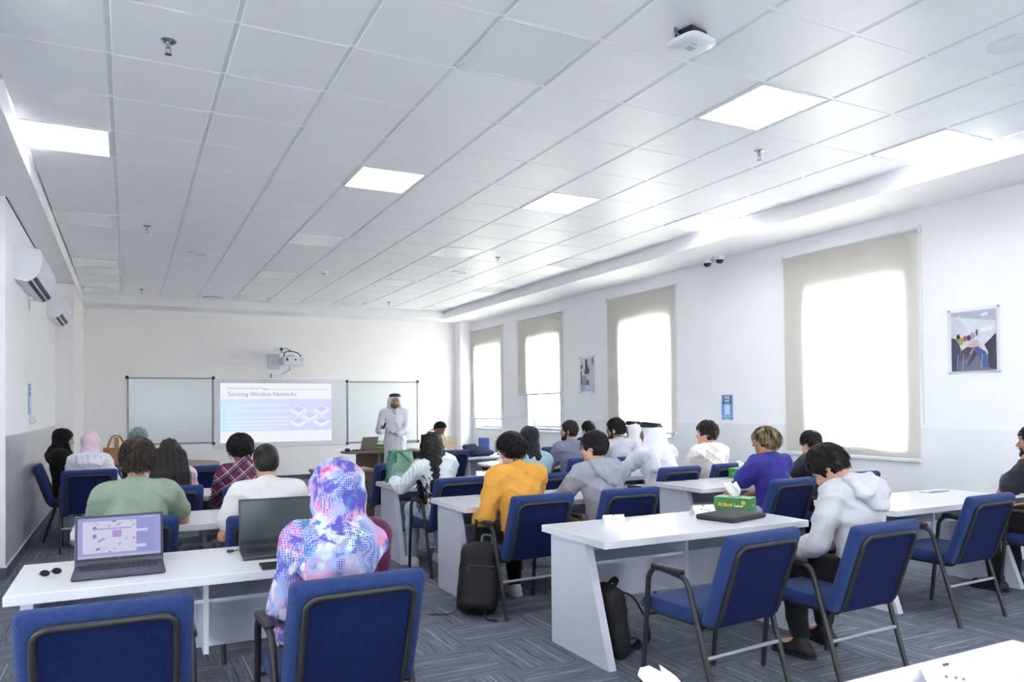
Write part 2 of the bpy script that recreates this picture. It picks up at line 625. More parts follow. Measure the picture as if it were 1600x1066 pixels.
# ------------------------------------------------------------------ the room
XL, XR, YB, YF, ZC, ZS = -.978, 7.07, 16.25, -4.6, 3.6, 3.432
GX = [(-.0455 + .3012 * i) * 2.1 for i in range(-1, 11)]
GX[0] = -.714
GX[-1] = 6.226
GY = [(1.39 + .3311 * j) * 2.1 for j in range(-9, 19)]

# floor: sub floor + quarter turn carpet tiles
fl = struct(MB().box((-3.2, YF, -.12), (XR + .3, YB + .2, -.012), CARPET).build('floor'))
TXS, TYS = .485, .515
tile_me = None
cells = []
for i in range(-7, 12):
    for j in range(-9, 26):
        cx, cy = 1.93 + TXS * (i + .5), 3.835 + TYS * (j + .5)
        if cx < -3.1 or cx > XR or cy > YB or cy < YF:
            continue
        horiz = ((i - 0) + (j - 1)) % 2 == 0
        d = cx * fw_[0] + cy * fw_[1]
        lat = cx * rt_[0] + cy * rt_[1]
        vis = d > 1.6 and abs(lat) < d * .72 + .3
        cells.append((d if vis else 99 + cy, cx, cy, horiz))
cells.sort()
tb = MB()
h = .5
tb.box((-h * .998, -h * .998, -.012), (h * .998, h * .998, -.0012), CARPET)
r_ = .4985
tb.add([(-.499, -.499, -.0012), (.499, -.499, -.0012), (.499, .499, -.0012), (-.499, .499, -.0012), (-.494, -.494, 0), (.494, -.494, 0), (.494, .494, 0), (-.494, .494, 0)],
       [(0, 1, 5, 4), (1, 2, 6, 5), (2, 3, 7, 6), (3, 0, 4, 7), (4, 5, 6, 7)], CARPET)
def carpet_tile_mesh(lx, ly, name):
    b = MB()
    vs = [(x * lx, y * ly, z) for x, y, z in tb.v]
    return b.add(vs, tb.f, CARPET)
ctm_h = carpet_tile_mesh(TXS, TYS, 'h')
ctm_v = carpet_tile_mesh(TYS, TXS, 'v')
first_h = first_v = None
rest = MB()
for n, (d, cx, cy, hz) in enumerate(cells):
    if n < 290:
        if hz:
            if first_h is None:
                first_h = ctm_h.build('carpet_tile', fl, loc=(cx, cy, 0)); continue
            o = obj('carpet_tile', first_h.data, fl, (cx, cy, 0))
        else:
            if first_v is None:
                first_v = ctm_v.build('carpet_tile', fl, loc=(cx, cy, 0)); first_v.rotation_euler = (0, 0, PI / 2); continue
            o = obj('carpet_tile', first_v.data, fl, (cx, cy, 0))
            o.rotation_euler = (0, 0, PI / 2)
    else:
        rest.box((cx - TXS * .499, cy - TYS * .499, -.012), (cx + TXS * .499, cy + TYS * .499, 0), CARPET)
ro = rest.build('carpet_tile_field', fl)
ro['kind'] = 'stuff'

# walls
def wall(name, mb):
    return struct(mb.build(name))
wall('wall_back', MB().box((-1.1, YB, 0), (XR + .3, YB + .2, ZC + .2), WALLB))
FWIN = [(.3, 1.4), (3.5, 4.6)]      # unseen windows added behind the camera to brighten the room
AWIN = [(-1.5, -.5), (1.7, 2.7)]       # unseen windows added to the left alcove for fill daylight
def pierced(name, holes, lo, hi, z0, z1, mk):
    b = MB()
    ed = [lo] + [v for h_ in holes for v in h_] + [hi]
    for k in range(0, len(ed), 2):
        mk(b, ed[k], ed[k + 1], 0, ZC + .2)
    for h0, h1 in holes:
        mk(b, h0, h1, 0, z0); mk(b, h0, h1, z1, ZC + .2)
    return wall(name, b)
pierced('wall_front', FWIN, -3.2, XR + .3, 1.0, 2.6, lambda b, u0, u1, z0, z1: b.box((u0, YF - .2, z0), (u1, YF, z1), WALL))
pierced('wall_alcove_left', AWIN, YF, 8.29, 1.0, 2.6, lambda b, u0, u1, z0, z1: b.box((-3.4, u0, z0), (-3.2, u1, z1), WALL))
wall('wall_left', MB().box((-1.1, 8.09, 0), (XL, YB, ZC + .2), WALL))
wall('wall_alcove', MB().box((-3.2, 8.09, 0), (-1.1, 8.29, ZC + .2), WALL))
struct(MB().box((XL, 8.09, .115), (XL + .006, 13.3, 1.27), DADO).build('trim_4'))
struct(MB().box((XL, 13.3, 0), (-.735, YB, ZS), WALLB).build('trim_5'))       # pilaster, left
struct(MB().box((6.78, 15.92, 0), (XR, YB, ZS), WALL).build('trim_6'))        # pilaster, right
WIN = [(14.40, 15.70), (11.95, 13.18), (8.78, 10.02), (5.05, 6.28)]           # openings in the right wall
WZ0, WZ1 = 1.02, 2.80
rw = MB()
edges = [YF] + [v for a, b in sorted(WIN) for v in (a, b)] + [YB + .2]
for k in range(0, len(edges), 2):
    rw.box((XR, edges[k], 0), (XR + .28, edges[k + 1], ZC + .2), WALL)
for a, b in WIN:
    rw.box((XR, a, 0), (XR + .28, b, WZ0), WALL)
    rw.box((XR, a, WZ1), (XR + .28, b, ZC + .2), WALL)
wall('wall_right', rw)
db = MB()
for k in range(0, len(edges), 2):
    y0, y1 = edges[k], min(edges[k + 1], 15.92)
    db.box((XR - .004, y0, .12), (XR, y1, 1.24), DADOR)
for a, b in WIN:
    db.box((XR - .004, a, .12), (XR, b, WZ0 - .03), DADOR)
struct(db.build('trim_7'))
# baseboards
def base_profile(mb, x0, x1, y0, y1):
    mb.box((x0, y0, 0), (x1, y1, .1), BASEB)
bl = MB(); bl.box((XL, 8.07, 0), (XL + .016, 13.3, .1), BASEB); bl.box((XL, 8.07, .1), (XL + .012, 13.3, .116), WHITEP)
bl.box((-3.2, 8.06, 0), (XL + .016, 8.09, .1), BASEB)
struct(bl.build('baseboard_left'))
br = MB(); br.box((XR - .016, YF, 0), (XR, 15.92, .1), BASEB); br.box((XR - .012, YF, .1), (XR, 15.92, .116), WHITEP)
struct(br.build('baseboard_right'))
struct(MB().box((-.735, YB - .016, 0), (6.78, YB, .1), BASEB).build('baseboard_back'))
# bulkheads round the recessed tile ceiling (small bead at lower edge)
b1 = MB().box((-3.2, YF, ZS), (-.714, YB, ZC + .12), TRIM)
struct(b1.build('trim_1'))
struct(MB().box((6.226, YF, ZS), (XR + .28, YB, ZC + .12), TRIM).build('trim_2'))
struct(MB().box((-.714, 15.49, ZS), (6.226, YB, ZC + .12), TRIM).build('trim_3'))
# shadow gap line where the left wall meets the soffit
struct(MB().box((XL, 8.12, ZS - .012), (XL + .008, 13.3, ZS), BLACKP).build('trim_8'))

# ceiling: slab, tiles, grid, panel lights
ce = struct(MB().box((-3.4, YF - .2, ZC + .1), (XR + .3, YB + .2, ZC + .3), CEIL).build('ceiling'))
# column index c runs 0..10 between GX[c], GX[c+1]; lights sit in these columns and every fourth row
LCOL = [0, 4, 7, 10]
ROWS = {-7: 1, -3: 1, 1: 1, 5: 1, 9: 0, 13: 0, 17: 0}
UNLIT = {(4, 1)}
def row_y(j):
    return GY[j + 9], GY[j + 10]
EMP = emis('panel_light_diffuser', (250, 252, 255), PANEL_STRENGTH)
OFFP = mat('unlit_diffuser', (244, 248, 247), .16, var=.01)
FRW = mat('panel_frame_white', (228, 230, 234), .35)
gap = .014
CROSS = mat('cross_bar_white', (250, 250, 252), .4, var=.01)
tile_cache = {}
def tile_mesh(wx, wy):
    k = (round(wx, 3), round(wy, 3))
    if k in tile_cache:
        return tile_cache[k]
    b = MB()
    a, c = wx / 2 - gap, wy / 2 - .007
    e = .006
    b.add([(-a, -c, .012), (a, -c, .012), (a, c, .012), (-a, c, .012), (-a, -c, .004), (a, -c, .004), (a, c, .004), (-a, c, .004), (-a + e, -c + e, 0), (a - e, -c + e, 0), (a - e, c - e, 0), (-a + e, c - e, 0)],
          [(0, 1, 2, 3), (0, 4, 5, 1), (1, 5, 6, 2), (2, 6, 7, 3), (3, 7, 4, 0), (4, 8, 9, 5), (5, 9, 10, 6), (6, 10, 11, 7), (7, 11, 8, 4), (8, 11, 10, 9)], CEIL)
    me = b.mesh('ceiling_tile')
    tile_cache[k] = me
    return me
pos_words = {0: 'by the left bulkhead', 4: 'left of centre', 7: 'right of centre', 10: 'by the right bulkhead'}
row_words = {-7: 'far behind the viewer', -3: 'just behind the viewer', 1: 'nearest row', 5: 'second row from the viewer', 9: 'third row from the viewer', 13: 'fourth row from the viewer', 17: 'last row before the whiteboards'}
for c in range(11):
    for j in range(-9, 18):
        y0, y1 = row_y(j)
        x0, x1 = GX[c], GX[c + 1]
        cx, cy = (x0 + x1) / 2, (y0 + y1) / 2
        if c in LCOL and j in ROWS:
            lit = ROWS[j] and (c, j) not in UNLIT
            t = thing('ceiling_light', f"{'lit' if lit else 'unlit'} square panel light {pos_words[c]}, {row_words[j]}", 'ceiling light', (cx, cy, ZC), 0, 'square panel lights in the ceiling grid')
            a, b_ = (x1 - x0) / 2 - gap, (y1 - y0) / 2 - gap
            f = MB()
            f.box((-a, -b_, -.004), (a, -b_ + .022, .02), FRW); f.box((-a, b_ - .022, -.004), (a, b_, .02), FRW)
            f.box((-a, -b_ + .022, -.004), (-a + .022, b_ - .022, .02), FRW); f.box((a - .022, -b_ + .022, -.004), (a, b_ - .022, .02), FRW)
            f.build('frame', t)
            MB().box((-a + .02, -b_ + .02, .001), (a - .02, b_ - .02, .012), EMP if lit else OFFP).build('diffuser', t)
            continue
        if j < -4:
            continue
        obj('ceiling_tile', tile_mesh(x1 - x0, y1 - y0), ce, (cx, cy, ZC))
fill = MB()
for c in range(11):
    for j in range(-9, -4):
        if c in LCOL and j in ROWS:
            continue
        y0, y1 = row_y(j)
        fill.box((GX[c] + gap, y0 + gap, ZC), (GX[c + 1] - gap, y1 - gap, ZC + .012), CEIL)
fo = fill.build('ceiling_tile_field', ce); fo['kind'] = 'stuff'
for i, x in enumerate(GX[1:-1]):
    MB().box((x - .016, YF, ZC + .006), (x + .016, 15.49, ZC + .03), GRID).build('grid_runner', ce)
for j in range(-9, 19):
    y = GY[j + 9]
    MB().box((-.714, y - .012, ZC + .004), (6.226, y + .012, ZC + .029), CROSS).build('grid_cross_bar', ce)

# windows: frame, glass, sill
ALU = mat('white_window_frame', (226, 228, 234), .3, var=.015)
for n, (a, b) in enumerate(WIN):
    x0, x1 = XR + .13, XR + .19
    def bars(name, y0, y1, z0, z1, t, xo=0, parent=None):
        f = MB()
        f.box((x0 + xo, y0, z0), (x1 + xo, y0 + t, z1), ALU); f.box((x0 + xo, y1 - t, z0), (x1 + xo, y1, z1), ALU)
        f.box((x0 + xo, y0 + t, z0), (x1 + xo, y1 - t, z0 + t), ALU); f.box((x0 + xo, y0 + t, z1 - t), (x1 + xo, y1 - t, z1), ALU)
        return f.build(name, parent)
    wr = struct(bars(f'window_{n + 1}', a, b, WZ0, WZ1, .045))
    bars('sash', a + .05, b - .05, WZ0 + .05, WZ1 - .05, .05, -.02, wr)
    MB().box((XR + .15, a + .1, WZ0 + .1), (XR + .156, b - .1, WZ1 - .1), GLASS).build('glass_pane', wr)
    MB().rbox((XR - .02, a - .04, WZ0 - .035), (XR + .13, b + .04, WZ0), .006, ALU).build('window_sill', wr)
    tr = MB()
    for y0, y1, z0, z1 in ((a - .06, a, WZ0 - .06, WZ1 + .05), (b, b + .06, WZ0 - .06, WZ1 + .05)):
        tr.box((XR - .012, y0, z0), (XR, y1, z1), ALU)
    tr.build('window_casing', wr)

def added_window(n, swap, holes, at):  # out-of-view windows, added only to let more daylight in
    for h0, h1 in holes:
        f = MB()
        def bx(u0, u1, z0, z1, d0, d1, m_):
            if swap:
                f.box((at + d0, u0, z0), (at + d1, u1, z1), m_)
            else:
                f.box((u0, at + d0, z0), (u1, at + d1, z1), m_)
        for u in (h0, (h0 + h1) / 2 - .025, h1 - .05):
            bx(u, u + .05, 1.0, 2.6, -.12, -.06, ALU)
        bx(h0, h1, 1.0, 1.05, -.12, -.06, ALU); bx(h0, h1, 2.55, 2.6, -.12, -.06, ALU)
        o = struct(f.build(f'window_{n}'))
        f = MB()
        bx(h0 + .05, h1 - .05, 1.05, 2.55, -.095, -.09, GLASS)
        f.build('glass_pane', o)
        n += 1
added_window(5, False, FWIN, YF)
added_window(7, True, AWIN, -3.2)
# ground outside so that daylight comes off something
GRD = mat('outside_paving', (214, 206, 192), .9, var=.05, scale=1)
struct(MB().box((-60, -60, -.4), (60, 60, -.3), GRD).build('ground'))

# roller blinds
def blind(y0, y1, z0, z1, label, bar_tilt=0, chain_y=None):
    t = thing('roller_blind', label, 'blind', (XR - .035, (y0 + y1) / 2, z1), 0, 'cream roller blinds on the window wall')
    hw = (y1 - y0) / 2
    L = z1 - z0
    mb = MB()
    NY, NZ = 14, 10
    vs, fs = [], []
    for k in range(NZ + 1):
        for i in range(NY + 1):
            y = -hw + 2 * hw * i / NY
            z = -L * k / NZ
            x = .006 * math.sin(i * .9 + k * .25) * (k / NZ) + (.012 * (k / NZ) * math.sin(PI * i / NY))
            vs.append((x, y, z))
    for k in range(NZ):
        for i in range(NY):
            p = k * (NY + 1) + i
            fs.append((p, p + 1, p + NY + 2, p + NY + 1))
    mb.add(vs, fs, BLIND)
    o = mb.build('blind_fabric', t, smooth=True)
    MB().tube([(.012, -hw - .01, .0), (.012, hw + .01, .0)], .018, OFFW, 12).build('roller_tube', t, smooth=40)
    MB().rbox((-.012, -hw, -L - .035), (.018, hw, -L + .002), .008, WHITEP).build('bottom_bar', t)
    for sgn in (-1, 1):
        MB().rbox((-.01, sgn * (hw + .018) - .012, -.035), (.035, sgn * (hw + .018) + .012, .035), .006, WHITEP).build('bracket', t)
    ch = MB()
    yc = -hw - .035
    pts = [(-.01, yc - .012, -.0)] + [(-.01, yc - .012 + .002 * math.sin(k), -z1 * .0 - 1.95 * k / 12) for k in range(1, 13)]
    ch.tube(pts, .0025, OFFW, 5)
    ch.tube([(-.01, yc + .014, 0), (-.01, yc + .012, -1.0), (-.01, yc - .01, -1.95)], .0025, OFFW, 5)
    ch.build('pull_chain', t)
    return t
blind(14.27, 16.03 - .13, 1.24, 3.21, 'narrow cream roller blind nearest the back corner, drawn almost to the sill')
blind(11.80, 13.57, 1.74, 3.21, 'cream roller blind half raised above a bright open window strip')
blind(8.63, 10.36, 1.10, 3.22, 'cream roller blind lowered fully behind the men in white headscarves')
blind(4.87, 6.60, .93, 3.23, 'largest and nearest cream roller blind, drawn down past the sill')

# ceiling fittings
def sprinkler(x, y, label):
    t = thing('sprinkler', label, 'sprinkler', (x, y, ZC), 0, 'fire sprinklers in the ceiling tiles')
    MB().lathe([(.045, 0), (.045, -.004), (.03, -.014), (.012, -.014)], CHROME, seg=16).build('escutcheon', t, smooth=40)
    MB().lathe([(.012, -.01), (.012, -.04), (.006, -.045)], CHROME, seg=10).build('sprinkler_body', t, smooth=40)
    f = MB(); f.tube([(.012, 0, -.035), (.014, 0, -.06), (.003, 0, -.075)], .003, CHROME, 6); f.tube([(-.012, 0, -.035), (-.014, 0, -.06), (-.003, 0, -.075)], .003, CHROME, 6)
    f.build('yoke', t)
    MB().lathe([(.02, -.076), (.02, -.079)], CHROME, seg=14).build('deflector', t)
sprinkler(.21, 4.69, 'chrome fire sprinkler in the left part of the ceiling, nearest the camera')
sprinkler(.20, 9.56, 'dark chrome fire sprinkler in the left part of the ceiling, midway along')
sprinkler(.22, 14.65, 'small fire sprinkler in the left part of the ceiling by the back wall')
sprinkler(4.68, 4.63, 'chrome fire sprinkler right of the large lit panel light')
sprinkler(4.66, 9.56, 'fire sprinkler in the right part of the ceiling, midway along')
sprinkler(4.65, 14.54, 'small fire sprinkler in the right part of the ceiling by the back wall')

def disc_thing(name, label, cat, x, y, prof, m_, z=ZC, group=None):
    t = thing(name, label, cat, (x, y, z), 0, group)
    return t
def speaker(x, y, label):
    t = thing('ceiling_speaker', label, 'speaker', (x, y, ZC), 0, 'round recessed ceiling speakers')
    MB().lathe([(.125, 0), (.125, -.005), (.112, -.012), (.104, -.007)], WHITEP, seg=32).build('rim', t, smooth=40)
    MB().lathe([(.104, -.004), (.104, -.0055), (.05, -.0045), (.005, -.004)], OFFW, seg=32).build('grille', t, smooth=40)
speaker(4.63, 2.59, 'round white ceiling speaker at the upper right, nearest the camera')
speaker(.84, 10.98, 'round white ceiling speaker in the left part, far from the camera')
speaker(4.62, 10.85, 'round white ceiling speaker in the right part, far from the camera')
t = thing('ceiling_diffuser', 'round white vent disc hanging open near the back bulkhead', 'vent', (1.44, 15.25, ZC))
MB().lathe([(.17, 0), (.17, -.01), (.15, -.02), (.02, -.022)], WHITEP, seg=28).build('disc', t, smooth=40)
MB().lathe([(.18, .001), (.18, -.004)], BLACKP, seg=28).build('collar', t)
t = thing('smoke_detector', 'small white smoke detector left of centre near the back', 'smoke detector', (2.72, 11.69, ZC))
MB().lathe([(.06, 0), (.06, -.02), (.05, -.025)], WHITEP, seg=20).build('base', t, smooth=40)
MB().lathe([(.042, -.025), (.042, -.045), (.03, -.052), (.005, -.053)], WHITEP, seg=20).build('sensor_head', t, smooth=40)
MB().lathe([(.044, -.03), (.044, -.036)], DARKG, seg=20).build('sensor_slot', t)
# wireless access point
t = thing('access_point', 'white rounded wireless access point with black bracket under the ceiling', 'access point', (2.83, 3.30, ZC), math.radians(12))
b = MB()
pr = []
vs, fs = [], []
for zi, (sc, z) in enumerate([(.9, -.055), (1, -.065), (1, -.078), (.93, -.09), (.5, -.096), (.02, -.098)]):
    for k in range(40):
        a = 2 * PI * k / 40
        c, s__ = math.cos(a), math.sin(a)
        r = .115 / (abs(c) ** 4 + abs(s__) ** 4) ** .25
        vs.append((r * c * sc, r * s__ * sc, z))
for i in range(5):
    for k in range(40):
        fs.append((i * 40 + k, i * 40 + (k + 1) % 40, (i + 1) * 40 + (k + 1) % 40, (i + 1) * 40 + k))
fs.append(list(range(40)))
fs.append([5 * 40 + k for k in range(40)])
b.add(vs, fs, WHITEP).build('housing', t, smooth=50)
MB().rbox((-.07, -.06, -.056), (.07, .06, -.002), .008, BLACKP).build('bracket', t)
bc = mat('blue_cable', (70, 104, 168), .5)
MB().tube([(-.1, .03, -.001), (-.112, .02, -.03), (-.1, .0, -.055), (-.07, -.01, -.05)], .006, bc, 8).build('network_cable', t, smooth=True)
lg = MB()
GREYP = mat('print_grey', (120, 122, 134), .5)
for k in range(3):
    lg.box((-.03 + .0, -.012 + .014 * k, -.0985), (.022, -.007 + .014 * k, -.0978), GREYP)
lg.box((-.045, -.045, -.097), (.0, -.041, -.0962), GREYP)
lg.build('printed_mark', t)

# dome cameras under the right bulkhead
def dome(x, y, label):
    t = thing('dome_camera', label, 'security camera', (x, y, ZS), 0, 'dome cameras under the right bulkhead')
    MB().lathe([(.07, 0), (.072, -.03), (.062, -.05), (.055, -.055)], WHITEP, seg=24).build('base', t, smooth=40)
    MB().lathe([(.05, -.05), (.05, -.065), (.043, -.085), (.028, -.098), (.004, -.103)], mat('smoked_dome', (48, 50, 58), .1), seg=24).build('dome', t, smooth=True)
dome(6.90, 7.78, 'left of two small dome cameras under the right bulkhead')
dome(6.88, 7.52, 'right of two small dome cameras under the right bulkhead')

# air conditioners
def aircon(y0, y1, label):
    t = thing('air_conditioner', label, 'air conditioner', (XL, y0, 0), 0, 'wall air conditioners on the left wall')
    L = y1 - y0
    prof = [(0, 2.78), (.10, 2.76), (.15, 2.79), (.2, 2.84), (.228, 2.92), (.235, 3.0), (.222, 3.07), (.2, 3.085), (0, 3.09)]
    M_ = Matrix(((1, 0, 0, 0), (0, 0, 1, 0), (0, 1, 0, 0), (0, 0, 0, 1)))
    b = MB()
    n = len(prof)
    vs = [(x, 0, z) for x, z in prof] + [(x, L, z) for x, z in prof]
    fs = [list(range(n)), list(range(n, 2 * n))[::-1]] + [((i + 1) % n, i, n + i, n + (i + 1) % n) for i in range(n)]
    b.add(vs, fs, WHITEP)
    b.build('casing', t, smooth=28)
    v = MB()
    def slot(xa, za, xb, zb, off):
        nx, nz = (zb - za), -(xb - xa)
        ln = math.hypot(nx, nz); nx, nz = nx / ln * off, nz / ln * off
        v.add([(xa + nx, .05, za + nz), (xa + nx, L - .05, za + nz), (xb + nx, L - .05, zb + nz), (xb + nx, .05, zb + nz)], [(0, 1, 2, 3)], BLACKP)
    slot(.105, 2.7625, .135, 2.78, .003)
    slot(.15, 2.79, .18, 2.82, .003)
    v.build('air_outlet', t)
    fl_ = MB().box((.136, .05, 2.776), (.148, L - .05, 2.790), WHITEP).build('louvre', t)
    MB().box((-.0, .02, 2.79), (.004, L - .02, 3.08), DARKG).build('back_plate', t)
    return t
aircon(8.69, 10.35, 'larger looking white wall air conditioner nearer the camera, high on the left wall')
aircon(11.91, 13.2, 'farther white wall air conditioner next to the left pilaster')
t = thing('drain_pipe', 'short white drain pipe stub below the nearer air conditioner', 'pipe', (XL + .02, 9.9, 0))
MB().tube([(0, 0, 2.76), (0, 0, 2.62)], .018, WHITEP, 10).build('pipe', t, smooth=40)
MB().rbox((-.02, -.03, 2.74), (.02, .03, 2.765), .004, WHITEP).build('pipe_clip', t)

# thermostat + notice on the left wall
t = thing('thermostat', 'small white thermostat box on the left wall under the blue notice', 'thermostat', (XL + .006, 10.15, 1.40))
MB().rbox((-.006, -.13, -.045), (.022, .13, .05), .006, WHITEP).build('casing', t)
MB().box((.022, -.1, -.0), (.0235, -.02, .035), OFFW).build('display', t)
MB().box((.022, .04, -.03), (.0245, .09, -.015), DARKG).build('button', t)
BLUEP = mat('notice_blue', (112, 164, 226), .5, var=.08, scale=8)
NAVY = mat('print_navy', (34, 44, 84), .5)
PALEB = mat('print_pale_blue', (206, 228, 246), .5)
def notice(name, label, loc, rz, w_, h_):
    t = thing(name, label, 'notice', loc, rz, 'blue wireless help notices')
    MB().box((-w_ / 2, -.002, -h_ / 2), (w_ / 2, .0, h_ / 2), BLUEP).build('sheet', t)
    b = MB()
    k = w_ / .2
    b.box((-.07 * k, -.003, .085 * k + .02 * k), (.07 * k, -.0022, .142 * k), NAVY)
    b.box((-.07 * k, -.003, .055 * k), (.07 * k, -.0022, .098 * k), NAVY)
    b.box((-.09 * k, -.003, .042 * k), (-.065 * k, -.0022, .055 * k), NAVY)
    b.box((.065 * k, -.003, .042 * k), (.09 * k, -.0022, .055 * k), NAVY)
    b.box((-.047 * k, -.003, -.095 * k), (.047 * k, -.0022, .03 * k), PALEB)
    for zz, a_, c_2 in ((-.112, -.08, -.01), (-.112, .01, .085), (-.126, -.07, .07)):
        b.box((a_ * k, -.003, (zz - .003) * k), (c_2 * k, -.0022, (zz + .003) * k), PALEB)
    b.box((-.03 * k, -.003, -.158 * k), (-.015 * k, -.0022, -.145 * k), PRW); b.box((0, -.003, -.158 * k), (.03 * k, -.0022, -.145 * k), PRW)
    b.build('printed_panel', t)
    for tx, z in (('NEED', .122), ('WIFI?', .076)):
        o = obj('lettering', text_mesh(tx, .042 * k, PRW, .0004, bold=.0012), t, (0, -.0036, z * k))
        o.rotation_euler = (PI / 2, 0, 0)
    return t
notice('notice', 'blue help notice with navy heading taped to the right wall', (XR - .003, 7.62, 1.455), -PI / 2, .21, .33)
notice('notice', 'thin looking blue notice seen edge-on along the left wall', (XL + .003, 9.97, 1.63), PI / 2, .22, .34)

# acrylic picture holders
def picture(y, z, w_, h_, label, scene):
    t = thing('picture_holder', label, 'picture', (XR - .003, y, z), -PI / 2, 'photographs in clear holders on the window wall')
    hw, hh = w_ / 2, h_ / 2
    scene(t, hw - .035, hh - .03)
    MB().box((-hw, -.026, -hh), (hw, -.022, hh), ACRYL).build('acrylic_sheet', t)
    for sx in (-1, 1):
        for sz in (-1, 1):
            MB().lathe([(.008, 0), (.008, .03), (.005, .033)], CHROME, T((sx * (hw - .012), 0, sz * (hh - .012)), rx=PI / 2), seg=12).build('standoff', t, smooth=40)
def pm(rgb):
    return mat('print_%d_%d_%d' % rgb, rgb, .5, var=.08, scale=20)
def poly(b, pts, z, rgb, hw, hh):
    vs = [((x - .5) * 2 * hw, -.016 - z * .0006, (y - .5) * 2 * hh) for x, y in pts]
    b.add(vs, [list(range(len(vs)))[::-1]], pm(rgb))
def blob(b, cx, cy, rx, ry, z, rgb, hw, hh, n=12):
    poly(b, [(cx + rx * math.cos(2 * PI * k / n), cy + ry * math.sin(2 * PI * k / n)) for k in range(n)][::-1], z, rgb, hw, hh)
def sceneA(t, hw, hh):
    b = MB()
    b.box((-hw, -.016, -hh), (hw, -.012, hh), pm((226, 228, 236)))
    q = lambda p, z, c: poly(b, p[::-1], z, c, hw, hh)
    q([(0, .93), (1, .8), (1, 1), (0, 1)], 1, (186, 190, 206))
    q([(.0, .6), (.33, .65), (.33, .78), (0, .95)], 1, (214, 218, 232))
    q([(.68, .89), (.82, .91), (.82, .96), (.68, .94)], 2, (250, 250, 252))
    q([(.66, .62), (.92, .65), (.92, .74), (.66, .7)], 2, (244, 248, 246))
    for i in range(5):
        q([(.1 + .06 * i, .9 - .05 * i), (.22 + .06 * i, .92 - .05 * i), (.2 + .06 * i, .94 - .05 * i)], 2, (246, 246, 250))
    q([(.0, 0), (1, 0), (1, .25), (0, .3)], 2, (110, 122, 144))
    q([(.22, .36), (.62, .44), (.72, .46), (.5, .5), (.2, .48)], 3, (226, 228, 236))
    blob(b, .19, .5, .09, .07, 4, (176, 176, 70), hw, hh); blob(b, .16, .58, .04, .045, 5, (52, 46, 56), hw, hh)
    blob(b, .31, .54, .04, .05, 4, (198, 70, 96), hw, hh); blob(b, .4, .55, .05, .05, 5, (62, 66, 104), hw, hh)
    blob(b, .48, .58, .06, .06, 5, (190, 168, 190), hw, hh); blob(b, .58, .63, .025, .06, 4, (62, 66, 88), hw, hh)
    q([(.36, .4), (.5, .36), (.66, .42), (.6, .5), (.46, .52)], 6, (214, 188, 188))
    for x in (.7, .78, .86):
        blob(b, x, .54, .05, .08, 5, (232, 234, 242), hw, hh)
    q([(0, 0), (.14, .0), (.2, .25), (.22, .38), (.1, .55), (0, .57)], 7, (58, 66, 104))
    q([(.5, .38), (.6, .4), (.78, .3), (.86, .06), (.72, .04), (.58, .3)], 8, (72, 88, 160))
    q([(.2, .16), (.35, .2), (.5, .38), (.36, .4), (.22, .34)], 7, (92, 70, 92))
    q([(.74, .42), (1, .6), (1, .0), (.84, .04), (.82, .3)], 6, (64, 56, 82))
    q([(.34, .05), (.5, .36), (.6, .28), (.46, .14)], 6, (62, 62, 80))
    for x in (.12, .24, .66):
        q([(x, .02), (x + .02, .02), (x + .05, .28), (x + .03, .28)], 9, (170, 178, 200))
    b.build('photo_print', t)
def sceneB(t, hw, hh):
    b = MB()
    b.box((-hw, -.016, -hh), (hw, -.012, hh), pm((214, 216, 226)))
    q = lambda p, z, c: poly(b, p[::-1], z, c, hw, hh)
    q([(0, 0), (.12, 0), (.14, .4), (.1, .6), (0, .62)], 2, (92, 98, 122)); blob(b, .1, .74, .09, .08, 3, (74, 78, 98), hw, hh)
    q([(.86, .75), (1, .82), (1, 1), (.86, .96)], 2, (130, 132, 142))
    q([(.3, .52), (.66, .5), (.72, .62), (.58, .74), (.5, .9), (.38, .88), (.36, .74)], 3, (86, 84, 104)); blob(b, .46, .9, .09, .06, 4, (84, 80, 94), hw, hh)
    q([(.1, .2), (.6, .16), (.6, .36), (.3, .5), (.15, .45)], 3, (150, 156, 178))
    q([(.5, .3), (.72, .34), (.62, .5), (.5, .5)], 4, (216, 220, 214))
    q([(.0, .0), (1, 0), (1, .16), (0, .2)], 4, (160, 184, 222)); q([(.34, .02), (.96, .02), (.96, .17), (.34, .17)], 5, (206, 220, 244))
    q([(.46, .2), (.66, .18), (.66, .32), (.5, .34)], 5, (78, 84, 104))
    b.build('photo_print', t)
picture(4.335, 2.07, .49, .62, 'clear wall holder with a class photograph, nearest on the right wall', sceneA)
picture(11.01, 2.03, .48, .63, 'clear wall holder with a grey photograph between the two far blinds', sceneB)

# back wall: whiteboards, projection screen, projector
ALG = mat('aluminium_frame', (132, 136, 146), .4, metal=.5)
WBS = mat('whiteboard_surface', (222, 226, 230), .22, var=.01)
def whiteboard(x0, x1, z0, z1, label):
    t = thing('whiteboard', label, 'whiteboard', ((x0 + x1) / 2, YB, (z0 + z1) / 2), 0, 'framed whiteboards on the back wall')
    hw, hh = (x1 - x0) / 2, (z1 - z0) / 2
    MB().box((-hw, -.014, -hh), (hw, 0, hh), WBS).build('writing_surface', t)
    for a, b in (((-hw, -.022, -hh), (-hw + .028, 0, hh)), ((hw - .028, -.022, -hh), (hw, 0, hh)), ((-hw, -.022, hh - .028), (hw, 0, hh)), ((-hw, -.03, -hh), (hw, 0, -hh + .03))):
        MB().rbox(a, b, .004, ALG, seg=1).build('frame_rail', t)
    for sx in (-1, 1):
        for sz in (-1, 1):
            MB().rbox((sx * hw - .03, -.027, sz * hh - .03), (sx * hw + .03, 0, sz * hh + .03), .006, BLACKP, seg=1).build('corner_cap', t)
    return t
wb1 = whiteboard(-.01, 1.535, .81, 2.12, 'large framed whiteboard on the left of the projected slide')
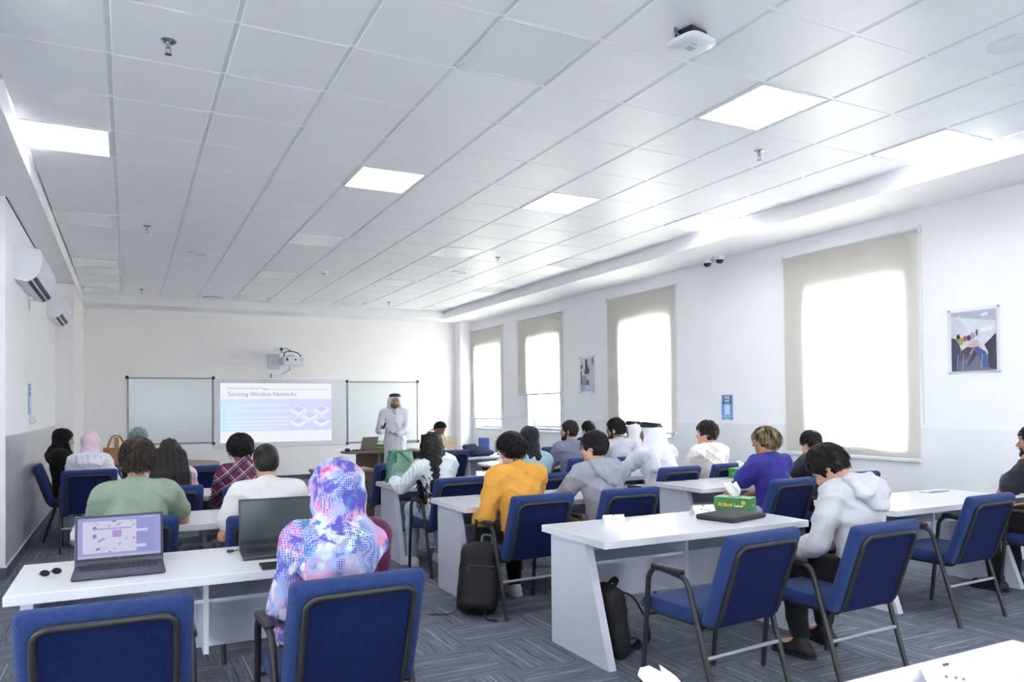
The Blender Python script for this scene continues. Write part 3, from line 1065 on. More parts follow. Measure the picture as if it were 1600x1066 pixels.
wb2 = whiteboard(4.24, 5.86, .725, 2.07, 'framed whiteboard behind the standing presenter')
MB().rbox((.05, -.06, -.69), (.75, -.0, -.66), .006, ALG).build('pen_tray', wb2)
SLW = emis('slide_white', (246, 250, 255), .92)
def slide_grad():
    mt, nt, b = new_mat('slide_gradient')
    L = nt.links.new
    tc = N(nt, 'ShaderNodeTexCoord')
    sp = N(nt, 'ShaderNodeSeparateXYZ')
    L(tc.outputs['Object'], sp.inputs[0])
    mr = N(nt, 'ShaderNodeMapRange'); mr.inputs[1].default_value = -1.1; mr.inputs[2].default_value = 1.1
    L(sp.outputs[0], mr.inputs[0])
    rp = N(nt, 'ShaderNodeValToRGB')
    e = rp.color_ramp.elements
    e[0].color = lin((200, 226, 246)); e[1].color = lin((208, 206, 244))
    m_ = e.new(.55); m_.color = lin((206, 212, 248))
    L(mr.outputs[0], rp.inputs[0])
    b.inputs['Base Color'].default_value = (.02, .02, .02, 1)
    L(rp.outputs[0], b.inputs['Emission Color']); b.inputs['Emission Strength'].default_value = 1.05 * 2 ** -EXPOSURE
    return mt
SLG = slide_grad()
SLT = emis('slide_text_grey', (150, 150, 176), .8)
SLT2 = emis('slide_line_white', (236, 244, 255), .95)
SLI = emis('slide_icon_shade', (212, 216, 240), .9)
t = thing('projection_screen', 'projected slide titled Securing Wireless Networks on the white centre screen', 'screen', (2.88, YB - .004, 1.40))
MB().rbox((-1.34, -.02, -.70), (1.345, 0, .70), .006, mat('screen_board', (222, 223, 230), .35, var=.01), seg=1).build('screen_board', t)
# lit picture: x 1.66..3.90, z .795...2.015
px0, px1, pz0, pz1 = 1.66 - 2.88, 3.90 - 2.88, .80 - 1.40, 2.015 - 1.40
MB().box((px0, -.022, pz0), (px1, -.0205, pz1), SLW).build('slide', t)
zt = lambda f: pz1 + (pz0 - pz1) * f
xt = lambda f: px0 + (px1 - px0) * f
MB().box((px0, -.0232, zt(.81)), (px1, -.0222, zt(.265)), SLG).build('slide_band', t)
o = obj('slide_title', text_mesh('Securing Wireless Networks', .125, SLT, 0, align='LEFT'), t, (xt(.065), -.024, zt(.185))); o.rotation_euler = (PI / 2, 0, 0)
o.scale = (.93, 1, 1)
o = obj('slide_heading', text_mesh('Foundational Security & Privacy', .06, SLT, 0, align='LEFT'), t, (xt(.065), -.024, zt(.085))); o.rotation_euler = (PI / 2, 0, 0)
b = MB()
b.box((xt(.37), -.0238, zt(.105)), (xt(.96), -.0232, zt(.1)), SLT)
b.build('slide_rule', t)
b = MB()
rr = random.Random(3)
for f, end in ((.365, .61), (.415, .18), (.47, .61), (.525, .11), (.58, .61), (.645, .61), (.705, .61), (.76, .45)):
    x = .06
    while x < end - .01:
        wd = rr.uniform(.012, .045)
        b.box((xt(x), -.0245, zt(f + .011)), (xt(min(x + wd, end)), -.0238, zt(f - .011)), SLT2)
        x += wd + .007
b.build('slide_text_lines', t)['kind'] = 'stuff'
b = MB()
def iso(cx, cz, sw, sh, y, m_, th):
    cx, cz = xt(cx), zt(cz)
    sw *= (px1 - px0); sh *= (pz1 - pz0)
    b.add([(cx - sw, y, cz), (cx, y, cz - sh), (cx + sw, y, cz), (cx, y, cz + sh)], [(0, 1, 2, 3)], m_)
    if th:
        d = th * (pz1 - pz0)
        b.add([(cx - sw, y, cz), (cx, y, cz - sh), (cx + sw, y, cz), (cx + sw, y, cz - d), (cx, y, cz - sh - d), (cx - sw, y, cz - d)], [(0, 5, 4, 1), (1, 4, 3, 2)], SLT2)
for cx, cz in ((.69, .455), (.905, .455), (.69, .655), (.905, .655), (.795, .555)):
    iso(cx, cz, .078, .085, -.0245, SLT2, .02)
    iso(cx, cz - .012, .055, .056, -.0252, SLI, 0)
b.build('slide_diagram', t)
t = thing('projector', 'white short throw projector on a wall arm above the slide', 'projector', (2.95, YB, 2.47))
MB().rbox((-.37, -.035, -.16), (-.12, 0, .16), .012, OFFW).build('mount_plate', t)
MB().rbox((-.06, -.75, .07), (.05, 0, .11), .01, OFFW).build('arm', t)
MB().rbox((-.19, -.85, -.115), (.23, -.35, .06), .035, WHITEP, seg=4).build('housing', t, smooth=50)
b = MB(); b.box((-.14, -.852, -.03), (-.1, -.849, .03), DARKG); b.box((.02, -.852, -.02), (.06, -.849, .01), DARKG); b.box((.12, -.852, -.03), (.19, -.849, .03), OFFW)
b.build('port', t)
b = MB()
b.tube(arc_path([(-.16, -.7, .06), (-.13, -.6, .16), (.0, -.5, .19), (.14, -.55, .16), (.2, -.65, .06)], .08), .011, BLACKP, 6)
b.tube([(.02, -.5, .19), (-.01, -.3, .24), (-.03, -.05, .28)], .008, BLACKP, 6)
b.build('cable', t, smooth=True)
MB().tube([(-.09, -.002, .2), (-.08, -.1, .2), (-.06, -.2, .17)], .008, BLACKP, 6).build('power_cable', t)
b = MB().tube([(.0, -.4, -.115), (.03, -.3, -.18), (-.06, -.05, -.25), (-.14, -.01, -.27)], .006, BLACKP, 6).build('signal_cable', t)
t = thing('wall_socket', 'white double wall socket with a black plug above the projector', 'socket', (2.80, YB, 2.735))
MB().rbox((-.085, -.012, -.045), (.085, 0, .045), .005, WHITEP).build('face_plate', t)
MB().lathe([(.032, 0), (.032, .04), (.02, .05)], BLACKP, T((.065, -.012, -.005), rx=PI / 2), seg=14).build('plug', t, smooth=40)
b = MB()
for x, z in ((-.05, .012), (-.06, -.008), (-.04, -.008)):
    b.box((x - .004, -.0135, z - .005), (x + .004, -.0115, z + .005), BLACKP)
b.build('pin_slot', t)
t = thing('junction_box', 'small white box on the back wall under the projector', 'box', (2.765, YB, 2.175))
MB().rbox((-.115, -.045, -.04), (.115, 0, .04), .006, WHITEP).build('box_body', t)
MB().rbox((-.117, -.05, -.042), (-.105, 0, .042), .003, DARKG, seg=1).build('end_cap', t)
# ------------------------------------------------------------------ chairs
def build_chair():
    t = thing('conference_chair', 'x', 'chair', (0, 0, 0), 0, 'blue upholstered conference chairs')
    # seat: soft cushion with waterfall front
    sb = MB()
    n = 13
    prof = [(-.235, .405), (-.235, .45), (-.225, .468), (-.1, .474), (.08, .478), (.17, .478), (.225, .462), (.248, .43), (.24, .405), (.1, .398)]
    vs, fs = [], []
    xs = [-.25, -.246, -.23, -.12, 0, .12, .23, .246, .25]
    ins = [.022, .01, .0, 0, 0, 0, 0, .01, .022]
    m_ = len(prof)
    for x, q in zip(xs, ins):
        for y, z in prof:
            zc = .436
            vs.append((x, y * (1 - q), zc + (z - zc) * (1 - q * 18 * .5) + (.006 * (1 - (x / .25) ** 2) if z > .46 else 0)))
    for i in range(len(xs) - 1):
        for k in range(m_):
            a, b = i * m_ + k, i * m_ + (k + 1) % m_
            fs.append((a, b, b + m_, a + m_))
    fs.append(list(range(m_))[::-1]); fs.append([(len(xs) - 1) * m_ + k for k in range(m_)])
    sb.add(vs, fs, BLUE)
    sb.build('seat', t, smooth=60)
    # backrest cushion, tilted
    tilt = math.atan2(.165, .47)
    Mb = T((0, -.225, .405), rx=tilt)
    bb = MB().rbox((-.262, -.034, 0), (.262, .034, .495), .03, BLUE, Mb, 4)
    # soften: bulge the front
    inv = Mb.inverted()
    o = bb.build('backrest', t, smooth=60)
    # rear upholstered panel inside the frame, its shade put into a darker blue
    pb = MB().rbox((-.2, -.041, .01), (.2, -.03, .44), .01, mat('blue_rear_panel_shaded', (22, 34, 76), .88, var=.16, scale=60, bump=.4, bscale=420, spec=.15), Mb, 2)
    pb.build('rear_panel', t)
    # tube up the back
    def bp(x, y, z):
        return Mb @ Vector((x, y, z))
    path = arc_path([(-.208, .17, .392), (-.208, -.238, .392), bp(-.208, -.044, .06), bp(-.208, -.044, .449), bp(.208, -.044, .449), bp(.208, -.044, .06), (.208, -.238, .392), (.208, .17, .392)], .055, 5)
    MB().tube(path, .0125, BLACKM, 8).build('back_frame', t, smooth=50)
    for sx in (-1, 1):
        x = sx * .272
        MB().tube(arc_path([(x * .985, .215, 0), (x, .15, .60), (x, .105, .645), (x, .07, .648)], .05, 4), .0145, BLACKM, 8).build('leg', t, smooth=50)
        MB().tube(arc_path([(x, .07, .648), (x, -.115, .628), (x, -.145, .58), (x * .985, -.32, 0)], .05, 5), .0145, BLACKM, 8).build('leg', t, smooth=50)
        MB().rbox((x - .022, -.1, .634), (x + .022, .12, .668), .014, BLACKP, T((0, 0, 0), rx=.0), 3).build('armrest', t, smooth=50)
        MB().tube([(x, .185, .38), (sx * .2, .15, .39)], .009, BLACKM, 6).build('side_brace', t)
        MB().tube([(x, -.205, .385), (sx * .2, -.18, .39)], .009, BLACKM, 6).build('side_brace', t)
    part_label(MB().tube([(-.268, -.243, .255), (.268, -.243, .255)], .011, SILVER, 8).build('stretcher', t, smooth=50), 'silver stretcher bar between the rear legs')
    MB().tube([(.2, -.1, .39), (.2, -.1, .372), (.215, -.1, .35), (.23, -.1, .365), (.222, -.1, .385)], .004, SILVER, 6).build('row_hook', t)
    return t

CH = [  # x, y (feet centre), rotation deg, label
    (-.06, 3.19, 0, 'empty blue chair pushed under the front desk with the open laptops, nearest the left edge'),
    (.76, 3.17, 2, 'blue chair occupied by the woman in the colourful floral scarf'),
    (2.75, 3.14, 5, 'empty blue chair pulled out at the front right desk with the black case'),
    (3.52, 3.03, 2, 'blue chair of the person in the white hoodie bending down'),
    (5.17, 3.47, 2, 'empty blue chair at the desk with the cable port, by the right edge'),
    (6.36, 3.36, 0, 'blue chair under the bearded man in black at the right edge'),
    (4.94, 4.95, 2, 'blue chair of the person with highlighted hair in a purple-blue shirt'),
    (5.93, 5.08, -4, 'blue chair mostly hidden behind the white hoodie, against the window wall'),
    (5.68, 6.45, 0, 'blue chair of the curly haired youth in the cream sweater'),
    (4.95, 6.40, 0, 'blue chair of the man in the white robe with long headscarf'),
    (3.37, 5.05, 0, 'blue chair of the boy in the grey hoodie'),
    (2.60, 5.06, 3, 'blue chair of the person in the mustard sweater'),
    (5.48, 7.92, 0, 'blue chair of the bearded man with curly hair and grey shirt'),
    (4.88, 8.02, 0, 'blue chair of the man in the slate purple shirt'),
    (3.48, 6.47, 0, 'blue chair of the woman with black headscarf and teal top'),
    (5.80, 10.36, 4, 'empty blue chair standing at the far tables under the open window strip'),
    (2.62, 6.55, 2, 'blue chair of the girl with long curly black hair'),
    (2.70, 8.55, 0, 'empty blue chair behind the green bag'),
    (1.50, 9.0, -48, 'empty blue chair turned sideways left of the floral scarf'),
    (.94, 6.86, 0, 'blue chair of the person in the plaid shirt'),
    (.72, 9.35, 0, 'empty blue chair behind the girl with long straight hair'),
    (.30, 7.14, 0, 'blue chair of the girl with long straight black hair'),
    (.01, 5.30, 0, 'blue chair of the man in the sage green shirt'),
    (.77, 5.06, 0, 'blue chair of the short haired man in the white shirt'),
    (-.37, 9.46, 2, 'blue chair of the woman in the pink headscarf'),
    (-.545, 10.35, -88, 'blue chair side-on at the left wall, seating the woman in black'),
    (4.12, 10.45, 8, 'blue chair of the person in beige with a black cap'),
    (.10, 10.15, -62, 'blue chair of the woman in the teal patterned scarf by the back wooden table'),
    (6.1, 8.3, 0, 'blue chair of the headscarfed man behind the bearded curly haired man'),
    (5.95, 9.25, 0, 'blue chair of the person hidden behind the man in slate purple'),
    (4.72, 9.55, 70, 'dark blue chair side-on behind the round white table'),
]
chair0 = build_chair()
for n, (x, y, r, lab) in enumerate(CH):
    if n == 0:
        chair0.location = (x, y, 0); chair0.rotation_euler = (0, 0, math.radians(r)); chair0['label'] = lab
    else:
        dup(chair0, (x, y, 0), math.radians(r), lab)

# ------------------------------------------------------------------ desks
def build_desk():
    W, D, Hh = 1.6, .72, .735
    t = thing('training_desk', 'x', 'desk', (0, 0, 0), 0, 'white training desks')
    MB().rbox((-W / 2, -D / 2, Hh - .044), (W / 2, D / 2, Hh), .003, WTOP, seg=1).build('desktop', t)
    for sx in (-1, 1):
        x0, x1 = sorted((sx * (W / 2 - .035), sx * (W / 2 - .085)))
        b = MB()
        y0b, y0t, y1 = -D / 2 + .02, -D / 2 + .26, D / 2 - .06
        vs = [(x0, y0b, 0), (x0, y0t, Hh - .044), (x0, y1, Hh - .044), (x0, y1, 0), (x1, y0b, 0), (x1, y0t, Hh - .044), (x1, y1, Hh - .044), (x1, y1, 0)]
        b.add(vs, [(0, 1, 2, 3)[::-1], (4, 5, 6, 7), (0, 1, 5, 4), (1, 2, 6, 5), (2, 3, 7, 6), (3, 0, 4, 7)], WPAN)
        b.build('side_panel', t)
    xi = W / 2 - .085
    MB().box((-xi, D / 2 - .12, .24), (xi, D / 2 - .10, Hh - .044), WPAN).build('modesty_panel', t)
    MB().box((-xi, -.08, .545), (xi, D / 2 - .12, .563), WPAN).build('shelf', t)
    MB().box((-.012, -.1, .30), (.012, D / 2 - .12, Hh - .044), WPAN).build('divider', t)
    b = MB()
    b.lathe([(.02, Hh - .06), (.02, Hh - .044)], DARKG, T((xi - .1, .1, 0)), 10)
    b.build('bracket', t)
    return t
DK = [
    (.34, 4.09, 'white desk with two open laptops in the left front row'),
    (3.17, 3.90, 'white desk with the black case and tissue box, nearest on the right aisle'),
    (5.62, 3.89, 'white desk with a cable port on top beside the window wall'),
    (.48, 5.80, 'white desk in front of the man in the sage green shirt'),
    (3.07, 5.62, 'white desk in front of the person in the mustard sweater'),
    (5.43, 5.69, 'white desk with tissue box and phone before the purple-blue shirt'),
    (.50, 7.50, 'white desk in front of the girl with long straight hair'),
    (3.08, 7.24, 'white desk carrying the green bag'),
    (5.41, 7.00, 'white desk in front of the man in the white robe'),
    (5.45, 8.72, 'white desk in front of the man in the slate purple shirt'),
    (1.73, 1.09, 'white desk at the bottom right corner, nearest the camera'),
]
desk0 = build_desk()
for n, (x, y, lab) in enumerate(DK):
    if n == 0:
        desk0.location = (x, y, 0); desk0['label'] = lab
    else:
        dup(desk0, (x, y, 0), 0, lab)
TZ = .735

# presenter's desk with rounded end and brown side cabinet, round wooden table
t = thing('presenter_desk', 'brown wooden desk with rounded end beside the presenter', 'desk', (3.95, 13.0, 0))
out = [(-.62 + .0 + .38 * -math.sin(a) , .38 * math.cos(a)) for a in [PI * k / 14 for k in range(15)]]
out = [(-.3 - .36 * math.sin(PI * k / 16), .36 * math.cos(PI * k / 16)) for k in range(17)] + [(.75, -.36), (.75, .36)]
MB().prism(out, .705, .74, WOOD).build('desktop', t)
b = MB(); b.box((-.42, -.1, 0), (.7, -.06, .705), WOODD); b.build('front_panel', t)
MB().box((-.05, -.13, 0), (.0, .2, .705), WOOD).build('side_panel', t)
MB().box((.65, -.3, 0), (.7, .3, .705), WOOD).build('side_panel', t)
t = thing('side_cabinet', 'low brown wooden cabinet between the turned chair and the green bag desk', 'cabinet', (2.44, 9.35, 0))
MB().rbox((-.42, -.26, .70), (.3, .26, .735), .004, WOOD, seg=1).build('cabinet_top', t)
b = MB(); b.box((-.4, -.22, .05), (.28, .24, .70), WOODD); b.build('cabinet_body', t)
for x0, x1 in ((-.39, -.065), (-.055, .27)):
    d_ = MB().box((x0, -.236, .07), (x1, -.22, .68), WOODD).build('door', t)
    MB().box((x1 - .04, -.245, .36), (x1 - .03, -.236, .46), CHROME).build('handle', d_)
MB().box((-.38, -.2, 0), (.26, .22, .05), BLACKP).build('plinth', t)
t = thing('meeting_table', 'oval brown wooden meeting table before the left whiteboard', 'table', (.40, 11.65, 0))
out = [(.78 * math.cos(2 * PI * k / 48), .9 * math.sin(2 * PI * k / 48)) for k in range(48)]
MB().prism(out, .70, .735, WOOD).build('tabletop', t)
b = MB(); b.box((-.03, -.4, 0), (.03, .4, .7), WOODD); b.build('pedestal', t)
MB().box((-.4, -.03, 0), (.4, .03, .7), WOODD).build('pedestal', t)

GREYT = mat('grey_plastic_top', (198, 204, 216), .4, var=.03)
t = thing('folding_table', 'pale grey folding table by the window wall corner', 'table', (5.0, 10.75, 0))
MB().rbox((-.55, -.4, .695), (.55, .4, .735), .015, GREYT).build('tabletop', t)
for sx in (-1, 1):
    MB().tube(arc_path([(sx * .42, -.3, 0), (sx * .42, -.3, .66), (sx * .42, .3, .66), (sx * .42, .3, 0)], .05), .016, GREYT, 8).build('leg_frame', t, smooth=50)
MB().box((-.5, .28, .3), (.5, .3, .69), GREYT).build('front_panel', t)
t = thing('round_table', 'round white topped table with dark underside near the far windows', 'table', (4.58, 9.12, 0))
MB().lathe([(.42, .705), (.425, .715), (.425, .733), (.42, .735)], WTOP, seg=40).build('tabletop', t, smooth=40)
MB().lathe([(.36, .64), (.37, .705)], WOODD, seg=32).build('apron', t, smooth=40)
MB().lathe([(.04, .03), (.04, .66)], BLACKM, seg=14).build('column', t, smooth=40)
MB().lathe([(.26, 0), (.26, .015), (.05, .035)], BLACKM, seg=28).build('base', t, smooth=40)

# ------------------------------------------------------------------ things on the desks
def laptop(x, y, rz, ang, label, screen_fn, col, w_=.37, d_=.25, h_=.24):
    t = thing('laptop', label, 'laptop', (x, y, TZ), rz)
    MB().rbox((-w_ / 2, -d_ / 2, .002), (w_ / 2, d_ / 2, .019), .006, col, seg=2).build('base', t)
    k = MB()
    for r in range(5):
        for c in range(14):
            if r == 0 and 3 < c < 10 and False:
                continue
            kx = -w_ / 2 + .03 + c * (w_ - .06) / 14
            ky = d_ / 2 - .045 - r * .021
            k.box((kx + .0015, ky - .017, .019), (kx + (w_ - .06) / 14 - .0015, ky, .0215), BLACKP)
    ko = k.build('keyboard', t); ko['kind'] = 'stuff'
    MB().box((-.055, -d_ / 2 + .015, .019), (.05, -d_ / 2 + .075, .0198), DARKG).build('touchpad', t)
    Ms = T((0, d_ / 2 - .006, .016), rx=-ang)
    lid = MB().rbox((-w_ / 2, 0, 0), (w_ / 2, .008, h_), .004, col, Ms, 2).build('lid', t)
    MB().box((-w_ / 2 + .006, -.0012, .02), (w_ / 2 - .006, .0, h_ - .006), BLACKP, Ms).build('bezel', lid)
    screen_fn(lid, Ms, w_, h_)
    MB().tube([(-w_ / 2 + .06, d_ / 2 - .006, .018), (w_ / 2 - .06, d_ / 2 - .006, .018)], .007, BLACKP, 8).build('hinge', t)
    return t
def screen_on(lid, Ms, w_, h_):
    x0, x1, z0, z1 = -w_ / 2 + .012, w_ / 2 - .012, .034, h_ - .012
    bg = emis('screen_lavender', (150, 150, 214), .85); pn = emis('screen_pale', (206, 206, 232), .85); vi = emis('screen_violet', (172, 130, 214), .85); dv = emis('screen_deep_violet', (128, 106, 184), .8); bl = emis('screen_blue', (138, 140, 206), .85); tb_ = emis('screen_taskbar', (176, 186, 226), .8)
    MB().box((x0, -.002, z0), (x1, -.0013, z1), bg, Ms).build('screen', lid)
    b = MB()
    X = lambda f: x0 + (x1 - x0) * f
    Z = lambda f: z1 + (z0 - z1) * f
    def r(a, c, d, e, m_, y=-.0024):
        b.box((X(a), y, Z(e)), (X(d), y + .0003, Z(c)), m_, Ms)
    r(0, .94, 1, 1, tb_); r(.06, .09, .70, .88, pn); r(.70, .07, .92, .9, bl)
    r(.41, .33, .52, .51, vi, -.0028); r(.22, .27, .64, .30, bl, -.0027)
    r(.70, .33, .84, .40, pn, -.0028); r(.70, .72, .82, .80, pn, -.0028); r(.78, .02, .92, .035, pn, -.0028)
    rr = random.Random(5)
    def rot(fx, fz, lw, lh, a, m_):
        cx, cz = X(fx), Z(fz)
        c, s__ = math.cos(a), math.sin(a)
        b.add([(cx + (u * c - v * s__), -.0029, cz + (u * s__ + v * c)) for u, v in ((-lw, -lh), (lw, -lh), (lw, lh), (-lw, lh))], [(0, 1, 2, 3)], m_, Ms)
    for fx, fz, lw, lh, a in ((.22, .14, .01, .0015, -.5), (.2, .26, .008, .008, .3), (.2, .46, .008, .009, .1), (.28, .56, .016, .005, .5), (.24, .78, .008, .006, .2), (.43, .1, .009, .005, 0), (.47, .2, .009, .002, .7), (.5, .17, .005, .003, .3), (.37, .2, .006, .002, .5), (.58, .56, .01, .0015, .6), (.5, .68, .008, .002, .8), (.67, .56, .005, .004, .2), (.44, .8, .008, .0015, -.6), (.38, .86, .006, .003, 0), (.65, .12, .007, .0015, .6), (.67, .22, .004, .003, 0)):
        rot(fx, fz, lw, lh, a, dv if lw < .012 else vi)
    for k in range(26):
        rot(.18 + .5 * rr.random(), .12 + .74 * rr.random(), .0015, .0015, rr.random(), vi)
    b.build('screen_content', lid)
    o = obj('lettering', text_mesh('DELL', .008, GREYP, 0), lid)
    o.matrix_local = Ms @ T((0, -.0016, .027), rx=PI / 2)
def screen_off(lid, Ms, w_, h_):
    MB().box((-w_ / 2 + .01, -.002, .045), (w_ / 2 - .01, -.0013, h_ - .012), mat('screen_dark', (52, 60, 66), .32, var=.04), Ms).build('screen', lid)
LAPC = mat('laptop_dark_violet_grey', (66, 66, 84), .42, metal=.2, var=.06)
LAPG = mat('laptop_charcoal', (56, 62, 68), .45, metal=.2, var=.06)
laptop(-.035, 4.03, math.radians(0), math.radians(9), 'open dark laptop showing a lavender confetti presentation', screen_on, LAPC, .385, .28, .238)
laptop(.72, 4.12, math.radians(-3), math.radians(6), 'open charcoal laptop with dark screen beside the floral scarf', screen_off, LAPG, .40, .27, .262)
t = thing('phone', 'flat black phone at the desk edge before the charcoal laptop', 'phone', (.615, 3.80, TZ), math.radians(-2))
MB().rbox((-.048, -.075, .0), (.048, .075, .009), .004, BLACKP, seg=2).build('phone_body', t)
MB().box((-.044, -.071, .009), (.044, .071, .0095), mat('phone_glass', (10, 11, 13), .06), ).build('phone_screen', t)
t = thing('charging_cable', 'thin white cable hanging over the desk edge by the floral sleeve', 'cable', (.645, 3.74, TZ))
MB().tube(arc_path([(-.01, .02, .004), (.0, -.02, .004), (.005, -.032, -.05), (.02, -.05, -.22), (-.03, -.06, -.32), (.0, -.08, -.38)], .03), .0035, PAPER, 6).build('cable', t, smooth=True)
MB().rbox((-.016, .012, 0), (-.004, .04, .008), .002, PAPER, seg=1).build('connector', t)
t = thing('usb_receiver', 'tiny black dongle on the desk left of the charcoal laptop', 'dongle', (.49, 4.28, TZ))
MB().rbox((-.022, -.01, 0), (.012, .01, .014), .004, BLACKP).build('plug_body', t)
MB().tube([(.012, 0, .007), (.03, .01, .007), (.04, .04, .004)], .003, BLACKP, 6).build('cord', t)
# sunglasses lying upside down
t = thing('sunglasses', 'folded dark sunglasses lying left of the lavender laptop', 'sunglasses', (-.31, 4.05, TZ), math.radians(35))
t.scale = (.8, .8, .8)
for sx in (-1, 1):
    vs = []
    out = [(sx * .034 + .026 * math.cos(a), .018 + .019 * math.sin(a)) for a in [2 * PI * k / 16 for k in range(16)]]
    MB().prism(out, -.0015, .0015, mat('sunglass_lens', (24, 26, 28), .08), T((0, 0, .016), rx=.9)).build('lens', t)
    MB().tube([(p[0], p[1], 0) for p in out], .0025, BLACKP, 6, closed=True, M=T((0, 0, .016), rx=.9)).build('rim', t)
    MB().tube([(sx * .062, .012, .03), (sx * .05, .05, .03), (sx * .02, .09, .018), (sx * .01, .11, .006)], .0025, mat('tortoise_brown', (120, 104, 84), .3), 6).build('temple', t)
MB().tube([(-.01, .012, .028), (0, .014, .032), (.01, .012, .028)], .002, BLACKP, 6).build('bridge', t)

def tent_card(x, y, rz, label, s=1, z=TZ):
    t = thing('name_card', label, 'name card', (x, y, z), rz, 'folded white name cards')
    w_, d_, h_ = .105 * s, .055 * s, .085 * s
    b = MB()
    th = .0015
    b.add([(-w_, -d_, 0), (w_, -d_, 0), (w_, 0, h_), (-w_, 0, h_), (-w_, -d_ + .003, 0), (w_, -d_ + .003, 0), (w_, 0, h_ - .004), (-w_, 0, h_ - .004)],
          [(0, 1, 2, 3), (7, 6, 5, 4), (0, 4, 5, 1), (1, 5, 6, 2), (3, 7, 4, 0)], PAPER)
    b.build('front_leaf', t)
    b = MB()
    b.add([(-w_, d_, 0), (w_, d_, 0), (w_, 0, h_), (-w_, 0, h_), (-w_, d_ - .003, 0), (w_, d_ - .003, 0), (w_, 0, h_ - .004), (-w_, 0, h_ - .004)],
          [(0, 3, 2, 1), (7, 4, 5, 6), (0, 1, 5, 4), (1, 2, 6, 5), (3, 0, 4, 7)], PAPER)
    b.build('rear_leaf', t)
    MB().box((-w_ * .9, -d_ * 1.25, 0), (w_ * .9, d_ * 1.35, .002), PAPER).build('base_leaf', t)
    b = MB()
    Mf = T((0, -d_ * .5, h_ * .5), rx=math.atan2(h_, d_)) @ T((0, 0, .001))
    for k, (u, v) in enumerate(((-.3, .1), (.05, -.05), (.3, -.2))):
        b.box((u * w_, v * d_, 0), (u * w_ + .012 * s, v * d_ + .008 * s, .0006), GREYP, Mf)
    b.box((-.15 * w_, h_ * .44, 0), (.1 * w_, h_ * .53, .0006), DARKG, Mf)
    b.build('print', t)
    return t
tent_card(2.79, 4.06, math.radians(-14), 'small folded white name card alone at the left end of the aisle desk', .68)
tent_card(3.55, 4.08, math.radians(-10), 'small folded white name card next to the nearest tissue box', .8)
tent_card(3.42, 7.42, math.radians(-5), 'distant folded white name card behind the curly haired girl', .8)
tent_card(1.93, 1.28, math.radians(-2), 'folded white name card at the bottom edge of the picture', .9)

def tissue_box(x, y, rz, label, puff=1, z=TZ):
    t = thing('tissue_box', label, 'tissue box', (x, y, z), rz, 'green tissue boxes')
    w_, d_, h_ = .13, .07, .1
    MB().rbox((-w_, -d_, 0), (w_, d_, h_), .003, GREEN, seg=1).build('carton', t)
    MB().box((-w_ + .002, -d_ + .002, h_), (w_ - .002, d_ - .002, h_ + .0008), GREENL).build('top_print', t)
    out = [(.06 * math.cos(2 * PI * k / 20), .022 * math.sin(2 * PI * k / 20)) for k in range(20)]
    MB().prism(out, h_ + .0008, h_ + .0016, DARKG).build('slot', t)
    pl = obj('lettering', text_mesh('Al Basel', .032, YEL, .0004, bold=.001), t, (-.045, -d_ - .001, .05)); pl.rotation_euler = (PI / 2, 0, 0)
    part_label(pl, 'yellow lettering')
    MB().box((-.1, -d_ - .0009, .036), (.01, -d_ - .0004, .0385), ORG).build('underline', t)
    pl = obj('lettering', text_mesh('Luxury', .022, PRW, .0004, bold=.0008), t, (.05, -d_ - .001, .045)); pl.rotation_euler = (PI / 2, 0, 0)
    pl = obj('lettering', text_mesh('Al Basel', .018, YEL, .0004), t, (w_ + .001, 0, .05)); pl.rotation_euler = (PI / 2, 0, PI / 2)
    pl = obj('lettering', text_mesh('Al Basel', .018, YEL, .0004), t, (-w_ - .001, 0, .05)); pl.rotation_euler = (PI / 2, 0, -PI / 2)
    b = MB(); b.prism([(.085 + .016 * math.cos(2 * PI * k / 12), .016 * math.sin(2 * PI * k / 12)) for k in range(12)], 0, .0006, YEL, T((0, -d_ - .0004, .068), rx=PI / 2))
    b.build('badge', t)
    # tissue
    rr = random.Random(int(x * 100))
    n, m_ = 9, 7
    vs, fs = [], []
    for j in range(m_):
        f = j / (m_ - 1)
        wid = .02 + .05 * math.sin(min(1, f * 1.3) * PI * .62) * (1 - .55 * f)
        for i in range(n):
            g = i / (n - 1) * 2 - 1
            vs.append((g * wid - .035 * f * f, .016 * math.sin(g * 4 + f * 3) * (.4 + f) + .004 * rr.uniform(-1, 1), h_ + .001 + .085 * puff * f + .012 * math.cos(g * 5) * f))
    for j in range(m_ - 1):
        for i in range(n - 1):
            a = j * n + i
            fs.append((a, a + 1, a + n + 1, a + n))
    me_o = MB().add(vs, fs, PAPER).build('tissue', t, smooth=True)
    return t
tissue_box(3.87, 4.11, math.radians(-62), 'green tissue box beside the black case on the aisle desk', 1.25)
tissue_box(5.68, 5.93, math.radians(14), 'green tissue box on the desk with the phone, before the purple-blue shirt', .8)
tissue_box(3.70, 7.55, math.radians(15), 'green tissue box partly hidden by the mustard sweater person', .9)
tissue_box(5.02, 8.62, math.radians(10), 'green tissue box far back by the slate purple shirt', .8)
tissue_box(4.05, 13.08, math.radians(-25), 'green tissue box beside the laptop on the brown presenter desk', .5, .74)
tissue_box(1.06, 1.36, math.radians(8), 'green tissue box at the bottom edge with a white tissue puffing out', .9)

